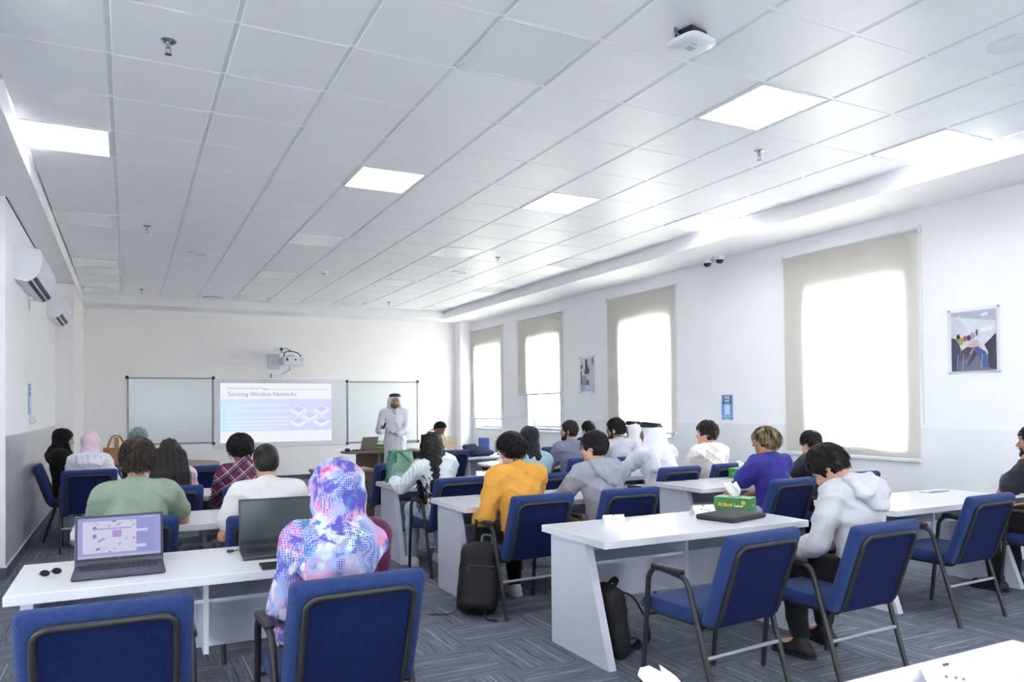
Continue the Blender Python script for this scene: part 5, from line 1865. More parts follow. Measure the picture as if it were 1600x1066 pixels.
# ---- hair
def hair_cap(p, root, m_, thick=.012, top=.02, back_z=-.075, fringe=.055, side_z=-.015, lump=.005, freq=70, vox=.006, nlock=260, ll=.05, lw_=.007, lift=.01, curl=0., seed=0, fz=None, wide=0., mats_=None):
    sc, H, R = p.sc, p.H, p.Rh
    nlock, lw_, lift = int(nlock * 1.9), lw_ * .52, lift * (.45 if curl == 0 else .7)
    pr = [ell(H((0, -.014, .034)), np.array([.078 + thick + wide, .097 + thick, .086 + top]) * sc, R, .01),
          ell(H((0, -.045, -.01)), np.array([.072 + thick + wide * .8, .06 + thick, .075]) * sc, R, .02)]
    sub = [ell(H((0, .115, -.045)), np.array([.085, .075, .045 + fringe]) * sc, R, .012),
           rboxp(H((0, .02, back_z - .1)), np.array([.16, .2, .1]) * sc, .01, R, .012),
           ell(H((.095, .022 if side_z > -.03 else .04, -.05)), np.array([.04, .05, .062 + side_z]) * sc, R, .008), ell(H((-.095, .022 if side_z > -.03 else .04, -.05)), np.array([.04, .05, .062 + side_z]) * sc, R, .008)]
    r_ = np.random.default_rng(seed)
    ph = r_.uniform(0, 6, 6)
    def fold(x, y, z):
        return -lump * (np.sin(freq * x + 2 * np.sin(40 * z + ph[0]) + ph[1]) * np.sin(freq * z + ph[2]) + .6 * np.sin(freq * 1.3 * y + ph[3]) * np.sin(freq * .8 * x + ph[4]))
    o = sdf_mesh('hair', pr, vox, m_, sub, fold, root)
    if nlock:
        out = []
        n_try = 0
        while len(out) < nlock and n_try < nlock * 12:
            n_try += 1
            v = r_.normal(size=3); v /= np.linalg.norm(v)
            if v[2] < -.72:
                continue
            q = np.array([0, -.014, .03]) + v * np.array([.076 + thick + wide, .096 + thick, .085 + top]) * .99
            if q[1] > .03 and q[2] < fringe * .9 + .0:
                continue
            if q[2] < back_z + .015 or (q[1] > -.045 and q[2] < side_z + .012):
                continue
            crown = np.array([.1, -.45, .85]); crown /= np.linalg.norm(crown)
            tdir = v - crown * (v @ crown)
            tdir = tdir / (np.linalg.norm(tdir) + 1e-6)
            tdir = tdir - v * (tdir @ v)
            tdir += r_.normal(size=3) * (.35 + curl)
            tdir -= v * (tdir @ v)
            tdir /= np.linalg.norm(tdir) + 1e-6
            L = ll * r_.uniform(.6, 1.2)
            sw = np.cross(tdir, v)
            cph = r_.uniform(0, 6)
            pts = []
            for f in (0, .25, .5, .75, 1):
                a = f * 5 + cph
                g = q + tdir * L * f + v * (lift * math.sin(PI * min(1, f * 1.1)) - .002) - np.array([0, 0, 1]) * L * .25 * f * f + (sw * math.cos(a) + v * math.sin(a) * .6) * curl * .02 * f
                pts.append(H(g))
            out.append(pts)
        out = np.array(out)
        st = tubes_np('hair_locks', out, np.array([.5, 1, .9, .6, .08]) * lw_ * sc, m_, root, 4)
        bpy_join([o, st])
    return o

def bpy_join(objs):
    """merge b into a's mesh without operators"""
    a = objs[0]
    bm = bmesh.new()
    for o in objs:
        bm.from_mesh(o.data)
    bm.to_mesh(a.data)
    bm.free()
    a.data.polygons.foreach_set('use_smooth', np.ones(len(a.data.polygons), dtype=bool))
    for o in objs[1:]:
        bpy.data.objects.remove(o)
    return a

def long_hair(p, root, m_, length=.34, width=.1, vox=.0075):
    H, R, sc = p.H, p.Rh, p.sc
    pr = [ell(H((0, -.016, .034)), np.array([.09, .11, .098]) * sc, R, .02)]
    top = H((0, -.03, .0))
    for x in (-.085, -.045, 0, .045, .085):
        a = H((x, -.05, -.02)); mm = a + np.array([x * .4, -.1, -.17]); b = a + np.array([x * .6, -.13, -length * (1 - abs(x) * .6)])
        pr.append(cap(a, mm, .056 * sc, .05 * sc, .03)); pr.append(cap(mm, b, .05 * sc, .04 * sc, .03))
    for sx in (-1, 1):
        a = H((sx * .078, .0, .0)); pr.append(cap(a, a + np.array([sx * .035, -.035, -length * .78]), .032, .022, .03))
    sub = [ell(H((0, .12, -.04)), np.array([.066, .075, .1]) * sc, R, .012)]
    fz = lambda x, y, z: -.0035 * np.sin(130 * x + 3 * np.sin(7 * z)) - .002 * np.sin(240 * x + 5 * z) - .002 * np.sin(160 * y + 4 * z)
    sdf_mesh('hair', pr, vox, m_, sub, fz, root)

def curly_long(p, root, m_, length=.5, n=150, seed=4):
    H, R, sc = p.H, p.Rh, p.sc
    pr = [ell(H((0, -.016, .034)), np.array([.092, .112, .098]) * sc, R, .02), cap(H((0, -.05, -.02)), H((0, -.05, -.02)) + np.array([-.02, -.09, -length * .62]), .09, .06, .03)]
    sub = [ell(H((0, .12, -.03)), np.array([.066, .075, .1]) * sc, R, .012)]
    fz = lambda x, y, z: -.007 * np.sin(75 * x + 2 * np.sin(60 * z)) * np.sin(60 * z + 40 * y)
    a = sdf_mesh('hair', pr, .008, m_, sub, fz, root)
    r_ = np.random.default_rng(seed)
    P_ = []
    m2 = 34
    for i in range(n):
        th = r_.uniform(PI * .95, PI * 2.05)
        v = np.array([math.cos(th) * .088, math.sin(th) * .1, r_.uniform(-.04, .11)])
        s0 = H(v)
        L = length * r_.uniform(.55, 1.05)
        side_ = (s0[0] - p.Hc[0]) * .5 + r_.normal() * .02
        back_ = -.05 + r_.normal() * .02
        ph, fr, rad = r_.uniform(0, 6), r_.uniform(9, 14), r_.uniform(.008, .015)
        pts = []
        for j in range(m2):
            f = j / (m2 - 1)
            c = s0 + np.array([side_ * f, back_ * f, -L * f])
            an = ph + f * fr * 2 * PI * L / .5 * .55
            pts.append(c + np.array([math.cos(an), math.sin(an), .25 * math.sin(an * .5)]) * rad * min(1, f * 5))
        P_.append(pts)
    b = tubes_np('hair_locks', np.array(P_), np.concatenate([np.full(m2 - 6, .0068), np.linspace(.0066, .001, 6)]), m_, root, 4)
    bpy_join([a, b])

# ---- head coverings
def hijab(p, root, m_, drape=.18, vox=.0085, face=True, fold_amp=.004, big=0., label=None, cape=None, seed=0):
    H, R, sc, R2 = p.H, p.Rh, p.sc, p.R2
    pr = [ell(H((0, -.018, .036)), np.array([.098 + big, .114 + big, .1 + big]) * sc, R, .02), ell(H((0, .0, -.06)), np.array([.088 + big, .095 + big, .085]) * sc, R, .03),
          cap(H((0, -.025, -.05)), p.Nk + R2 @ np.array([0, 0, -.01]), (.084 + big) * sc, .1 * sc, .04),
          ell(p.Nk + R2 @ np.array([0, .03, -.05]), np.array([.135, .115, .09]) * sc, R2, .05)]
    if drape:
        pr.append(ell(p.Nk + R2 @ np.array([0, .07, -.05 - drape * .5]), np.array([.12, .075, .06 + drape * .5]) * sc, R2, .05))
    if cape:
        pr += cape
    sub = [ell(H((0, .122, -.02)), np.array([.058, .086, .078]) * sc, R, .01)] if face else []
    r_ = np.random.default_rng(seed); ph = r_.uniform(0, 6, 4)
    def fold(x, y, z):
        d = (x - p.Hc[0]) * 1.0
        return -fold_amp * (np.sin(46 * z + 30 * x + 14 * np.sin(9 * y + ph[0]) + ph[1]) + .7 * np.sin(60 * (z - .6 * x) + 20 * y + ph[2]))
    o = sdf_mesh('headscarf', pr, vox, m_, [s for s in sub if s is not None], fold, root)
    if label:
        part_label(o, label)
    return o

def ghutra(p, root, back=.32, vox=.0085, spread=.12, front=False, seed=0, throw=0.):
    H, R, sc, R2 = p.H, p.Rh, p.sc, p.R2
    WH = cloth('ghutra_white', (226, 227, 236), .03)
    pr = [ell(H((0, -.016, .036)), np.array([.089, .108, .094]) * sc, R, .02)]
    for sx in (-1, 1):
        pr.append(cap(H((sx * .07, .0, .02)), p.Nk + R2 @ np.array([sx * spread, -.01, -.0]), .042 * sc, .05 * sc, .05, R @ np.array([1, 0, 0]), 1.3))
        pr.append(cap(H((sx * .05, -.05, .0)), p.Nk + R2 @ np.array([sx * spread * .9, -.09, -back * .55]), .055 * sc, .05 * sc, .06))
        if front:
            pr.append(cap(p.Nk + R2 @ np.array([sx * spread, .0, .0]), p.Nk + R2 @ np.array([sx * .12, .115, -.2]), .045, .03, .04))
    pr.append(cap(H((0, -.07, .02)), p.Nk + R2 @ np.array([throw, -.1, -back]), .07 * sc, .085 * sc, .06, R2 @ np.array([0, 1, 0]), 1.5))
    sub = [ell(H((0, .13, -.03)), np.array([.068, .09, .1]) * sc, R, .015), ell(H((0, .1, -.11)), np.array([.08, .07, .06]) * sc, R, .02)]
    ph = np.random.default_rng(seed).uniform(0, 6, 4)
    def fold(x, y, z):
        return -.0035 * (np.sin(44 * x + 26 * y + 3 * np.sin(7 * z + ph[0]) + ph[1]) + .6 * np.sin(30 * y + 24 * z + ph[2]))
    part_label(sdf_mesh('headscarf', pr, vox, WH, sub, fold, root), 'white headscarf')
    b = MB()
    ag = mat('black_cord', (20, 20, 25), .7, bump=.4, bscale=120)
    for dz, s1 in ((.076, 1.0), (.099, .9)):
        pts = []
        for k in range(28):
            a = 2 * PI * k / 28
            pts.append(tuple(H((.084 * s1 * math.cos(a), -.014 + .101 * s1 * math.sin(a), dz + .016 * math.sin(a)))))
        b.tube(pts, .0155 * sc, ag, 8, closed=True)
    b.tube([tuple(H((.0, -.115, .07))), tuple(H((.012, -.125, .03))), tuple(H((.014, -.125, -.02)))], .006, ag, 6)
    part_label(b.build('agal', root, smooth=True), 'double black head cord')

# ---- clothes
def shirt(p, root, m_, sleeve='short', g=.014, vox=.011, amp=.0035, hood=False, collar=False, name='shirt', seed=0, hem=True):
    pr = torso_prims(p, g + .004)
    for i in (0, 1):
        pr += arm_prims(p, i, g + (.006 if sleeve != 'long' else .004), .62 if sleeve == 'short' else 1.9)
    pr.append(cap(p.Nk + p.R2 @ np.array([0, -.012, -.02]), p.Nk + p.R2 @ np.array([0, -.006, .012 if not collar else .03]), .066 * p.sc, .062 * p.sc, .02))
    if hood:
        R2 = p.R2
        hp_ = []
        ring = [p.Nk + R2 @ np.array([.092 * math.cos(a), .005 - .098 * math.sin(a), .028 - .03 * (1 - math.sin(a))]) for a in np.linspace(-.55, PI + .55, 13)]
        for a, b in zip(ring[:-1], ring[1:]):
            hp_.append(cap(a, b, .03, .03, .012))
        tip = p.Nk + R2 @ np.array([.02, -.155, -.16])
        for x in (-.105, -.055, 0, .055, .105):
            a = p.Nk + R2 @ np.array([x, -.105 + abs(x) * .45, .022])
            mid = p.Nk + R2 @ np.array([x * .95 + .01, -.15 + abs(x) * .35, -.06])
            hp_.append(cap(a, mid, .032, .034, .014))
            hp_.append(cap(mid, tip + R2 @ np.array([x * .45, .03 * abs(x) / .1, .02 * abs(x) / .1]), .034, .022, .014))
        sdf_mesh('hood', hp_, vox, m_, (), folds(amp * 1.3, 1.3, seed + 9), root)
    f1 = folds(amp, 1.45, seed)
    return sdf_mesh(name, pr, vox, m_, (), f1, root)

def trousers(p, root, m_, vox=.012, g=.014, upto=.96, amp=.003):
    pr = [ell(p.P + np.array([0, 0, -.01]), (.165 * p.sc + g, .12 * p.sc + g, .1 * p.sc + g), None, .04)]
    for i in (0, 1):
        pr += leg_prims(p, i, g, upto)
    sdf_mesh('trousers', pr, vox, m_, (), folds(amp, 1, 3), root)

def shoes(p, root, m_, sole=None, vox=.009):
    for i in (0, 1):
        a, t_ = p.ank[i], p.toe[i]
        d = t_ - a; d[2] = 0; d /= np.linalg.norm(d)
        heel = a - d * .045
        heel = np.array([heel[0], heel[1], .042]); toe = np.array([t_[0], t_[1], .036])
        pr = [cap(heel, toe, .04, .038, .02), cap(a + np.array([0, 0, .005]), (heel + toe) / 2 + np.array([0, 0, .005]), .046, .036, .03)]
        cutp = rboxp((a[0], a[1], -.1), (.4, .4, .1), .001, None, .002)
        o = sdf_mesh('shoe', pr, vox, m_, (cutp,), None, root)
        b = MB()
        n_ = np.array([-d[1], d[0], 0])
        out = []
        for k in range(20):
            an = 2 * PI * k / 20
            c = heel * .0 + (heel if math.cos(an) < 0 else toe)
            v = c + d * math.cos(an) * .047 + n_ * math.sin(an) * .044
            out.append((v[0], v[1]))
        b.prism(out, 0, .02, sole or m_)
        b.build('sole', o)

def body(p, root, m_, face=True, vox=.009, hands=True, lh=None, rh=None):
    """one continuous skin figure: head, neck, torso, arms with five fingered hands, legs and feet"""
    hp, hs = head_prims(p, face)
    pr = torso_prims(p, -.004) + hp
    for i in (0, 1):
        pr += arm_prims(p, i, 0) + leg_prims(p, i, -.006)
        pr.append(cap(p.ank[i], p.toe[i], .034, .028, .02))
        sd = (-1, 1)[i]
        d = p.W[i] - p.El[i]
        spec = (lh, rh)[i] or {}
        dd = spec.get('d', d / np.linalg.norm(d))
        nn = spec.get('n', (0, 0, -1) if abs(d[2]) < .8 * np.linalg.norm(d) else (0, 1, 0))
        pr += hand_prims(p.W[i], dd, nn, sd, p.sc * (.92 if p.fem else 1), spec.get('curl', (.3, .34, .38, .42)), spec.get('thumb', .7))
    return sdf_mesh('body', pr, vox, m_, hs, None, root)

SK_L = skin('light', (206, 160, 138))
SK_M = skin('medium', (188, 140, 114))
SK_T = skin('tan', (166, 118, 92))
SK_D = skin('deep', (120, 82, 62))
DENIM = cloth('denim_blue', (80, 98, 136))
LDENIM = cloth('light_denim', (168, 186, 206))
BLKT = cloth('black_trousers', (26, 26, 30))
GRYT = cloth('grey_trousers', (70, 72, 80))
KHAKI = cloth('khaki_trousers', (140, 116, 76))
SHB = mat('shoe_black', (28, 28, 32), .55, var=.15)
SHW = mat('shoe_white', (222, 224, 230), .5, var=.04)

def person(label, x, y, rz):
    return thing('person', label, 'person', (x, y, 0), math.radians(rz))
# ------------------------------------------------------------------ the people
def seated(ci, label, dx=0., dy=0., drot=0.):
    x, y, r, _ = CH[ci]
    a = math.radians(r)
    return person(label, x + dx * math.cos(a) - dy * math.sin(a), y + dx * math.sin(a) + dy * math.cos(a), r + drot)

PY_ = -.06
# --- woman in the floral scarf, front row
r = seated(1, 'person in a colourful floral headscarf over a maroon top in the front row', .05, .02)
p = Pose(.94, lean=.17, head=(0, .3, 0), fem=True, py=PY_, lw=(-.17, .25, .66), lpole=(-.4, -.6, -1), rw=(.16, .36, .66))
body(p, r, SK_T, face=False, vox=.0125)
shirt(p, r, cloth('maroon', (98, 40, 78)), 'long', seed=2, amp=.003)
trousers(p, r, BLKT); shoes(p, r, SHB)
R2 = p.R2
nk = p.Nk
cape = [ell(nk + R2 @ np.array([-.02, -.055, -.045]), (.165, .09, .075), R2, .05), cap(nk + R2 @ np.array([.03, -.09, -.05]), nk + R2 @ np.array([.13, -.06, -.085]), .06, .045, .05),
        cap(nk + R2 @ np.array([-.05, -.06, -.06]), p.Sh[0] + np.array([-.015, 0, .0]), .09, .082, .05), cap(p.Sh[0] + np.array([-.01, 0, 0]), p.El[0] + np.array([-.01, 0, .0]), .08, .075, .05),
        cap(p.El[0], p.El[0] + np.array([0, -.0, -.1]), .07, .06, .04, (0, 1, 0), 1.5), ell(nk + R2 @ np.array([-.05, -.1, -.13]), (.17, .06, .12), R2, .05)]
hijab(p, r, FLORAL, .2, .008, False, .004, .026, cape=cape, seed=1)
# --- man in sage green
r = seated(22, 'person with thick brown hair in a sage green T-shirt leaning on a desk', .04)
p = Pose(1.0, lean=.27, head=(-.12, .05, .03), py=PY_, lw=(-.13, .42, .80), rw=(.15, .44, .80), lpole=(-.5, -.3, -1), rpole=(.75, -.2, -.8))
body(p, r, SK_M, face=False, vox=.0115)
shirt(p, r, cloth('sage', (138, 155, 139)), 'short', seed=3)
trousers(p, r, DENIM); shoes(p, r, SHW)
hair_cap(p, r, HBROWN, .017, .036, -.07, .07, -.01, .006, 60, .007, 420, .065, .0085, .018, seed=11)
glasses(p, r)
# --- short haired man, white T-shirt
r = seated(23, 'person with close cropped black hair in a white T-shirt behind the charcoal laptop', .04)
p = Pose(.97, lean=.25, head=(0, .32, 0), py=PY_, lw=(-.2, .28, .64), rw=(.16, .36, .8), lpole=(-.55, -.6, -1))
body(p, r, SK_M, face=False, vox=.0115)
shirt(p, r, cloth('white_tee', (214, 212, 212), .03), 'short', seed=4)
trousers(p, r, GRYT); shoes(p, r, SHB)
hair_cap(p, r, HBLACK, .006, .008, -.085, .05, -.01, .0012, 160, .006, 0)
# --- long straight hair
r = seated(21, 'person with long straight black hair and a pale pink top', .02)
p = Pose(.92, lean=.12, head=(0, .12, 0), fem=True, py=PY_, lw=(-.16, .38, .79), rw=(.16, .38, .79))
body(p, r, SK_L, face=False, vox=.013)
shirt(p, r, cloth('pale_pink', (222, 196, 206)), 'long', vox=.012, seed=5)
trousers(p, r, DENIM, .014); shoes(p, r, SHW)
long_hair(p, r, HLONG, .36)
# --- plaid shirt
r = seated(19, 'person with wavy black hair in a burgundy plaid shirt, head tilted', -.02)
p = Pose(.96, lean=.15, side=-.05, head=(.3, .3, -.1), py=PY_, lw=(-.18, .38, .79), rw=(.18, .38, .79))
body(p, r, SK_M, face=False, vox=.013)
shirt(p, r, PLAID, 'long', vox=.011, collar=True, seed=6)
trousers(p, r, DENIM, .014); shoes(p, r, SHB)
hair_cap(p, r, HBLACK, .022, .03, -.1, .07, -.06, .009, 55, .008, 260, .07, .009, .016, .6, seed=12)
# --- woman in black, profile
r = seated(25, 'person in black headscarf and black abaya, in profile beside the left wall')
p = Pose(.97, lean=-.13, head=(.0, .18, 0), fem=True, py=-.11)
body(p, r, SK_L, face=True, vox=.0085)
BLKC = cloth('black_abaya', (20, 20, 23))
shirt(p, r, BLKC, 'long', .022, .012, .004, seed=7)
trousers(p, r, BLKC, .014, .03, 1.0); shoes(p, r, SHB)
hijab(p, r, BLKC, .26, .0095, True, .003, seed=2, cape=[cap(p.Nk + p.R2 @ np.array([0, -.03, -.04]), p.Sh[i] + np.array([0, 0, -.02]), .1, .085, .06) for i in (0, 1)] + [cap(p.Sh[i], p.El[i], .085, .08, .06) for i in (0, 1)])
face_parts(p, r, (40, 32, 30))
# --- pink headscarf
r = seated(24, 'person in a pale pink headscarf and white hooded top, seen from behind')
p = Pose(.93, lean=.08, head=(-.25, .1, 0), fem=True, py=PY_, rw=(.26, .2, .7))
body(p, r, SK_L, face=False, vox=.013)
shirt(p, r, cloth('white_hoodie_far', (222, 222, 232), .04), 'long', .02, .012, .005, hood=True, seed=8)
trousers(p, r, LDENIM, .015); shoes(p, r, SHW)
hijab(p, r, cloth('pink_scarf', (222, 197, 210), .05), .05, .0095, True, .004, -.004, seed=3)
# --- teal patterned scarf
r = seated(27, 'person in a teal patterned headscarf, mostly hidden behind the sage green shirt')
p = Pose(.96, lean=.1, head=(.2, .2, 0), fem=True, py=PY_)
body(p, r, SK_T, face=True, vox=.0105)
shirt(p, r, cloth('charcoal', (48, 52, 60)), 'long', .018, .013, .004, seed=9)
trousers(p, r, BLKT, .015, .025); shoes(p, r, SHB)
hijab(p, r, TEALSCARF, .12, .0095, True, .004, seed=4)
face_parts(p, r, (40, 32, 30))
# --- presenter
r = person('standing presenter in white robe and white headscarf with black cord', 3.98, 12.15, 164)
p = Pose(1.0, stand=True, head=(.06, .03, 0), rw=(.235, .25, 1.12), lw=(-.03, .30, 1.06), rpole=(.35, -.6, -1), lpole=(-.6, -.5, -.8))
body(p, r, SK_M, face=True, vox=.007, rh=dict(d=(-.35, .25, .9), n=(-.6, .75, -.1), curl=(.9, 1.1, 1.15, 1.2), thumb=.35), lh=dict(d=(.93, .28, .05), n=(.0, .2, 1.0), curl=(.35, .4, .45, .5), thumb=.6))
THB = cloth('thobe_white', (222, 223, 234), .03)
pr = torso_prims(p, .022)
for i in (0, 1):
    pr += arm_prims(p, i, .018, 1.93)
pr += [cap((0, .0, .95), (0, .0, .16), .165, .185, .06, (0, 1, 0), 1.3), cap((-.06, .01, .8), (-.09, .01, .16), .1, .13, .05), cap((.06, .01, .8), (.09, .01, .16), .1, .13, .05), cap(p.Nk + np.array([0, 0, -.02]), p.Nk + np.array([0, .006, .035]), .066, .06, .02)]
cutp = rboxp((0, 0, -.03), (.5, .5, .11), .001, None, .002)
def tf(x, y, z):
    return -.005 * np.sin(60 * x + 4 * np.sin(5 * z)) * np.clip((1.05 - z) * 2, 0, 1) + folds(.0035, 1, 5)(x, y, z)
part_label(sdf_mesh('thobe', pr, .0085, THB, (cutp,), tf, r), 'long white robe')
for sx in (-1, 1):
    b = MB()
    b.add([tuple(p.Nk + np.array(v)) for v in ((sx * .0, .085, .035), (sx * .055, .055, .05), (sx * .06, .075, .0), (sx * .022, .115, -.035))], [(0, 1, 2, 3)], THB)
    b.add([tuple(p.Nk + np.array(v)) for v in ((sx * .0, .078, .035), (sx * .055, .048, .05), (sx * .06, .068, .0), (sx * .022, .108, -.035))], [(0, 1, 2, 3)], THB)
    b.build('collar_flap', r)
b = MB(); b.tube([tuple(p.Nk + np.array(v)) for v in ((.0, .125, -.05), (.01, .15, -.13), (-.03, .165, -.26), (-.08, .16, -.38), (-.13, .15, -.5))], .0028, BLACKP, 6)
b.lathe([(.008, 0), (.008, .02)], BLACKP, Matrix.Translation(p.Nk + np.array([0, .125, -.05])), 10)
b.build('lapel_microphone', r)
shoes(p, r, SHB)
ghutra(p, r, .3, .0075, .1, seed=1)
face_parts(p, r, (46, 34, 28)); glasses(p, r, (40, 30, 28))
beard(p, r, hair_mat('beard_brown', (66, 42, 34), (110, 72, 56)))
pw = Matrix.Translation(r.location) @ Matrix.Rotation(math.radians(164), 4, 'Z')
hp_ = pw @ Vector(p.W[1] + np.array([-.05, .07, .07]))
t = thing('presentation_clicker', 'small black clicker held in the raised hand of the presenter', 'remote control', hp_)
MB().rbox((-.013, -.012, -.05), (.013, .012, .06), .006, BLACKP, T(rx=.3, ry=.35)).build('remote_body', t)
# --- beige jacket and black cap, far
r = seated(26, 'person in beige jacket and black cap at the back, behind the long curly hair')
p = Pose(.96, lean=.05, head=(.25, .15, 0), py=PY_, lw=(-.3, .2, .68))
body(p, r, SK_D, face=True, vox=.0115)
shirt(p, r, cloth('beige', (198, 180, 156)), 'long', .022, .012, .005, collar=True, seed=10)
trousers(p, r, BLKT, .015); shoes(p, r, SHB)
pr = [ell(p.H((0, -.014, .04)), (.088, .108, .09), p.Rh, .01)]
o = sdf_mesh('cap', pr, .008, cloth('black_cap', (22, 22, 26)), (rboxp(p.H((0, 0, -.08)), (.2, .2, .095), .005, p.Rh, .004),), None, r)
MB().rbox((-.055, .07, .0), (.055, .17, .008), .004, cloth('black_cap', (22, 22, 26)), Matrix.Translation(p.H((0, 0, .02))) @ Matrix(p.Rh.tolist()).to_4x4()).build('cap_brim', o)
glasses(p, r, (150, 90, 60))
# --- curly long hair
r = seated(16, 'person with very long curly black hair and a white striped shirt', -.06)
p = Pose(.95, lean=.12, side=-.12, head=(.0, .1, -.03), fem=True, py=PY_, lw=(-.28, .40, .79), lpole=(-.6, -.2, -1), rw=(.14, .4, .79))
body(p, r, SK_D, face=False, vox=.0125)
shirt(p, r, PINSTRIPE, 'long', .024, .011, .006, collar=True, seed=11)
trousers(p, r, LDENIM, .013); shoes(p, r, SHW)
curly_long(p, r, HBLACK, .6, 300)
# --- mustard sweater
r = seated(11, 'person with straight black hair in a mustard yellow sweater', .02)
p = Pose(.99, lean=.2, head=(.34, .2, 0), py=PY_, lw=(-.2, .26, .63), rw=(.16, .4, .79), lpole=(-.5, -.7, -1))
body(p, r, SK_L, face=True, vox=.0095)
shirt(p, r, cloth('mustard', (226, 164, 74), .06), 'long', .022, .01, .0045, seed=12)
trousers(p, r, BLKT, .012); shoes(p, r, SHW)
hair_cap(p, r, HBLACK, .019, .024, -.115, .075, -.05, .0035, 85, .0065, 420, .08, .008, .008, seed=13)
# --- black headscarf, teal top
r = seated(14, 'person in a black headscarf and light teal top, beyond the mustard sweater')
p = Pose(.98, lean=.1, head=(.0, .1, 0), fem=True, py=PY_, lw=(-.2, .4, .79), rw=(.18, .38, .79))
body(p, r, SK_L, face=False, vox=.013)
shirt(p, r, cloth('light_teal', (152, 184, 194), .05), 'long', .02, .012, .004, seed=13)
trousers(p, r, BLKT, .015, .02); shoes(p, r, SHB)
hijab(p, r, cloth('black_scarf', (34, 35, 40)), .0, .009, True, .003, seed=5)
# --- slate purple T-shirt
r = seated(13, 'bearded person with dark hair in a slate purple T-shirt, looking left', .02)
p = Pose(1.0, lean=.16, head=(.85, -.02, 0), py=PY_, lw=(-.16, .38, .79), rw=(.16, .38, .79))
body(p, r, SK_M, face=True, vox=.009)
shirt(p, r, cloth('slate', (114, 116, 142)), 'short', .016, .011, seed=14)
trousers(p, r, GRYT, .014); shoes(p, r, SHB)
hair_cap(p, r, HBLACK, .011, .016, -.075, .055, -.012, .003, 90, .007, 200, .04, .006, .008, seed=14)
beard(p, r, HBLACK); face_parts(p, r, (24, 20, 20))
# --- hidden behind
r = seated(29, 'person in a navy top with red collar line, nearly hidden behind the slate purple T-shirt')
p = Pose(.95, lean=.1, head=(.3, .1, 0), py=PY_)
body(p, r, SK_L, face=False, vox=.014)
shirt(p, r, cloth('navy', (36, 40, 62)), 'long', .016, .013, seed=15)
trousers(p, r, BLKT, .016); shoes(p, r, SHB)
hair_cap(p, r, HBLACK, .014, .018, -.08, .06, -.01, .003, 90, .009, 120, .05, .007, .01, seed=15)
b = MB(); b.tube([tuple(p.Nk + p.R2 @ np.array([.07 * math.cos(a), -.008 + .068 * math.sin(a), .016])) for a in [2 * PI * k / 20 for k in range(20)]], .005, cloth('red_trim', (190, 60, 50)), 6, closed=True)
part_label(b.build('collar', r), 'red collar line')
# --- grey hoodie
r = seated(10, 'person with short black hair and glasses in a grey hoodie, arms forward', .0)
p = Pose(.98, lean=.26, head=(.7, .1, 0), py=PY_, lw=(-.16, .42, .74), rw=(.14, .42, .79), lpole=(-.7, .0, -.8))
body(p, r, SK_L, face=True, vox=.0095)
shirt(p, r, cloth('grey_marl', (156, 158, 170), .08), 'long', .022, .01, .0045, hood=True, seed=16)
trousers(p, r, KHAKI, .012); shoes(p, r, SHB)
hair_cap(p, r, HBLACK, .017, .026, -.07, .06, -.005, .003, 110, .0065, 380, .04, .0055, .02, seed=16)
glasses(p, r); face_parts(p, r, (24, 20, 20))
# --- curly hair beard grey tee
r = seated(12, 'bearded person with short curly black hair, white earbud and grey T-shirt', .05)
p = Pose(1.0, lean=.16, head=(.8, .02, 0), py=PY_, lw=(-.2, .38, .79), rw=(.2, .38, .79))
body(p, r, SK_T, face=True, vox=.009)
shirt(p, r, cloth('light_grey', (182, 184, 196), .05), 'short', .018, .011, seed=17)
trousers(p, r, DENIM, .014); shoes(p, r, SHB)
hair_cap(p, r, HBLACK, .02, .034, -.055, .06, .005, .008, 120, .007, 320, .035, .006, .018, 1.2, seed=17)
beard(p, r, HBLACK); face_parts(p, r, (24, 20, 20)); glasses(p, r)
b = MB().rbox((-.006, -.006, -.03), (.006, .008, .006), .004, WHITEP, Matrix.Translation(p.H((-.093, .004, -.008))) @ Matrix(p.Rh.tolist()).to_4x4())
part_label(b.build('earbud', r), 'white earbud')
# --- headscarf man behind him
r = seated(28, 'person in white headscarf and robe, partly hidden behind the curly haired man')
p = Pose(.98, lean=.18, head=(.85, .1, 0), py=PY_)
body(p, r, SK_T, face=True, vox=.0105)
shirt(p, r, THB, 'long', .02, .012, .004, collar=True, seed=18)
trousers(p, r, THB, .015, .03, 1.0); shoes(p, r, SHB)
ghutra(p, r, .26, .009, .1, seed=2)
face_parts(p, r, (24, 20, 20))
# --- large headscarf man in thobe
r = seated(9, 'person in white robe and long white headscarf leaning on a desk', .03)
p = Pose(1.03, lean=.28, head=(.8, .08, 0), py=PY_, lw=(-.10, .48, .80), rw=(.14, .44, .80), lpole=(-.8, .1, -.7))
body(p, r, SK_T, face=True, vox=.009)
shirt(p, r, cloth('thobe_bright', (214, 216, 226), .03), 'long', .026, .01, .006, collar=True, seed=19)
trousers(p, r, THB, .014, .04, 1.0); shoes(p, r, SHB)
ghutra(p, r, .42, .008, .13, seed=3, throw=.05)
glasses(p, r); face_parts(p, r, (24, 20, 20)); beard(p, r, HBLACK)
# --- cream sweater youth
r = seated(8, 'person with wavy dark hair in a cream sweater, in profile before the window wall')
p = Pose(.98, lean=.06, head=(.9, .02, 0), py=PY_, lw=(-.18, .34, .7))
body(p, r, SK_L, face=True, vox=.0085)
shirt(p, r, cloth('cream', (222, 216, 212), .05), 'long', .022, .011, .005, seed=20)
trousers(p, r, GRYT, .014); shoes(p, r, SHW)
hair_cap(p, r, HBROWN, .018, .032, -.07, .058, -.01, .007, 80, .007, 320, .045, .007, .018, .9, seed=20)
face_parts(p, r, (40, 30, 28))
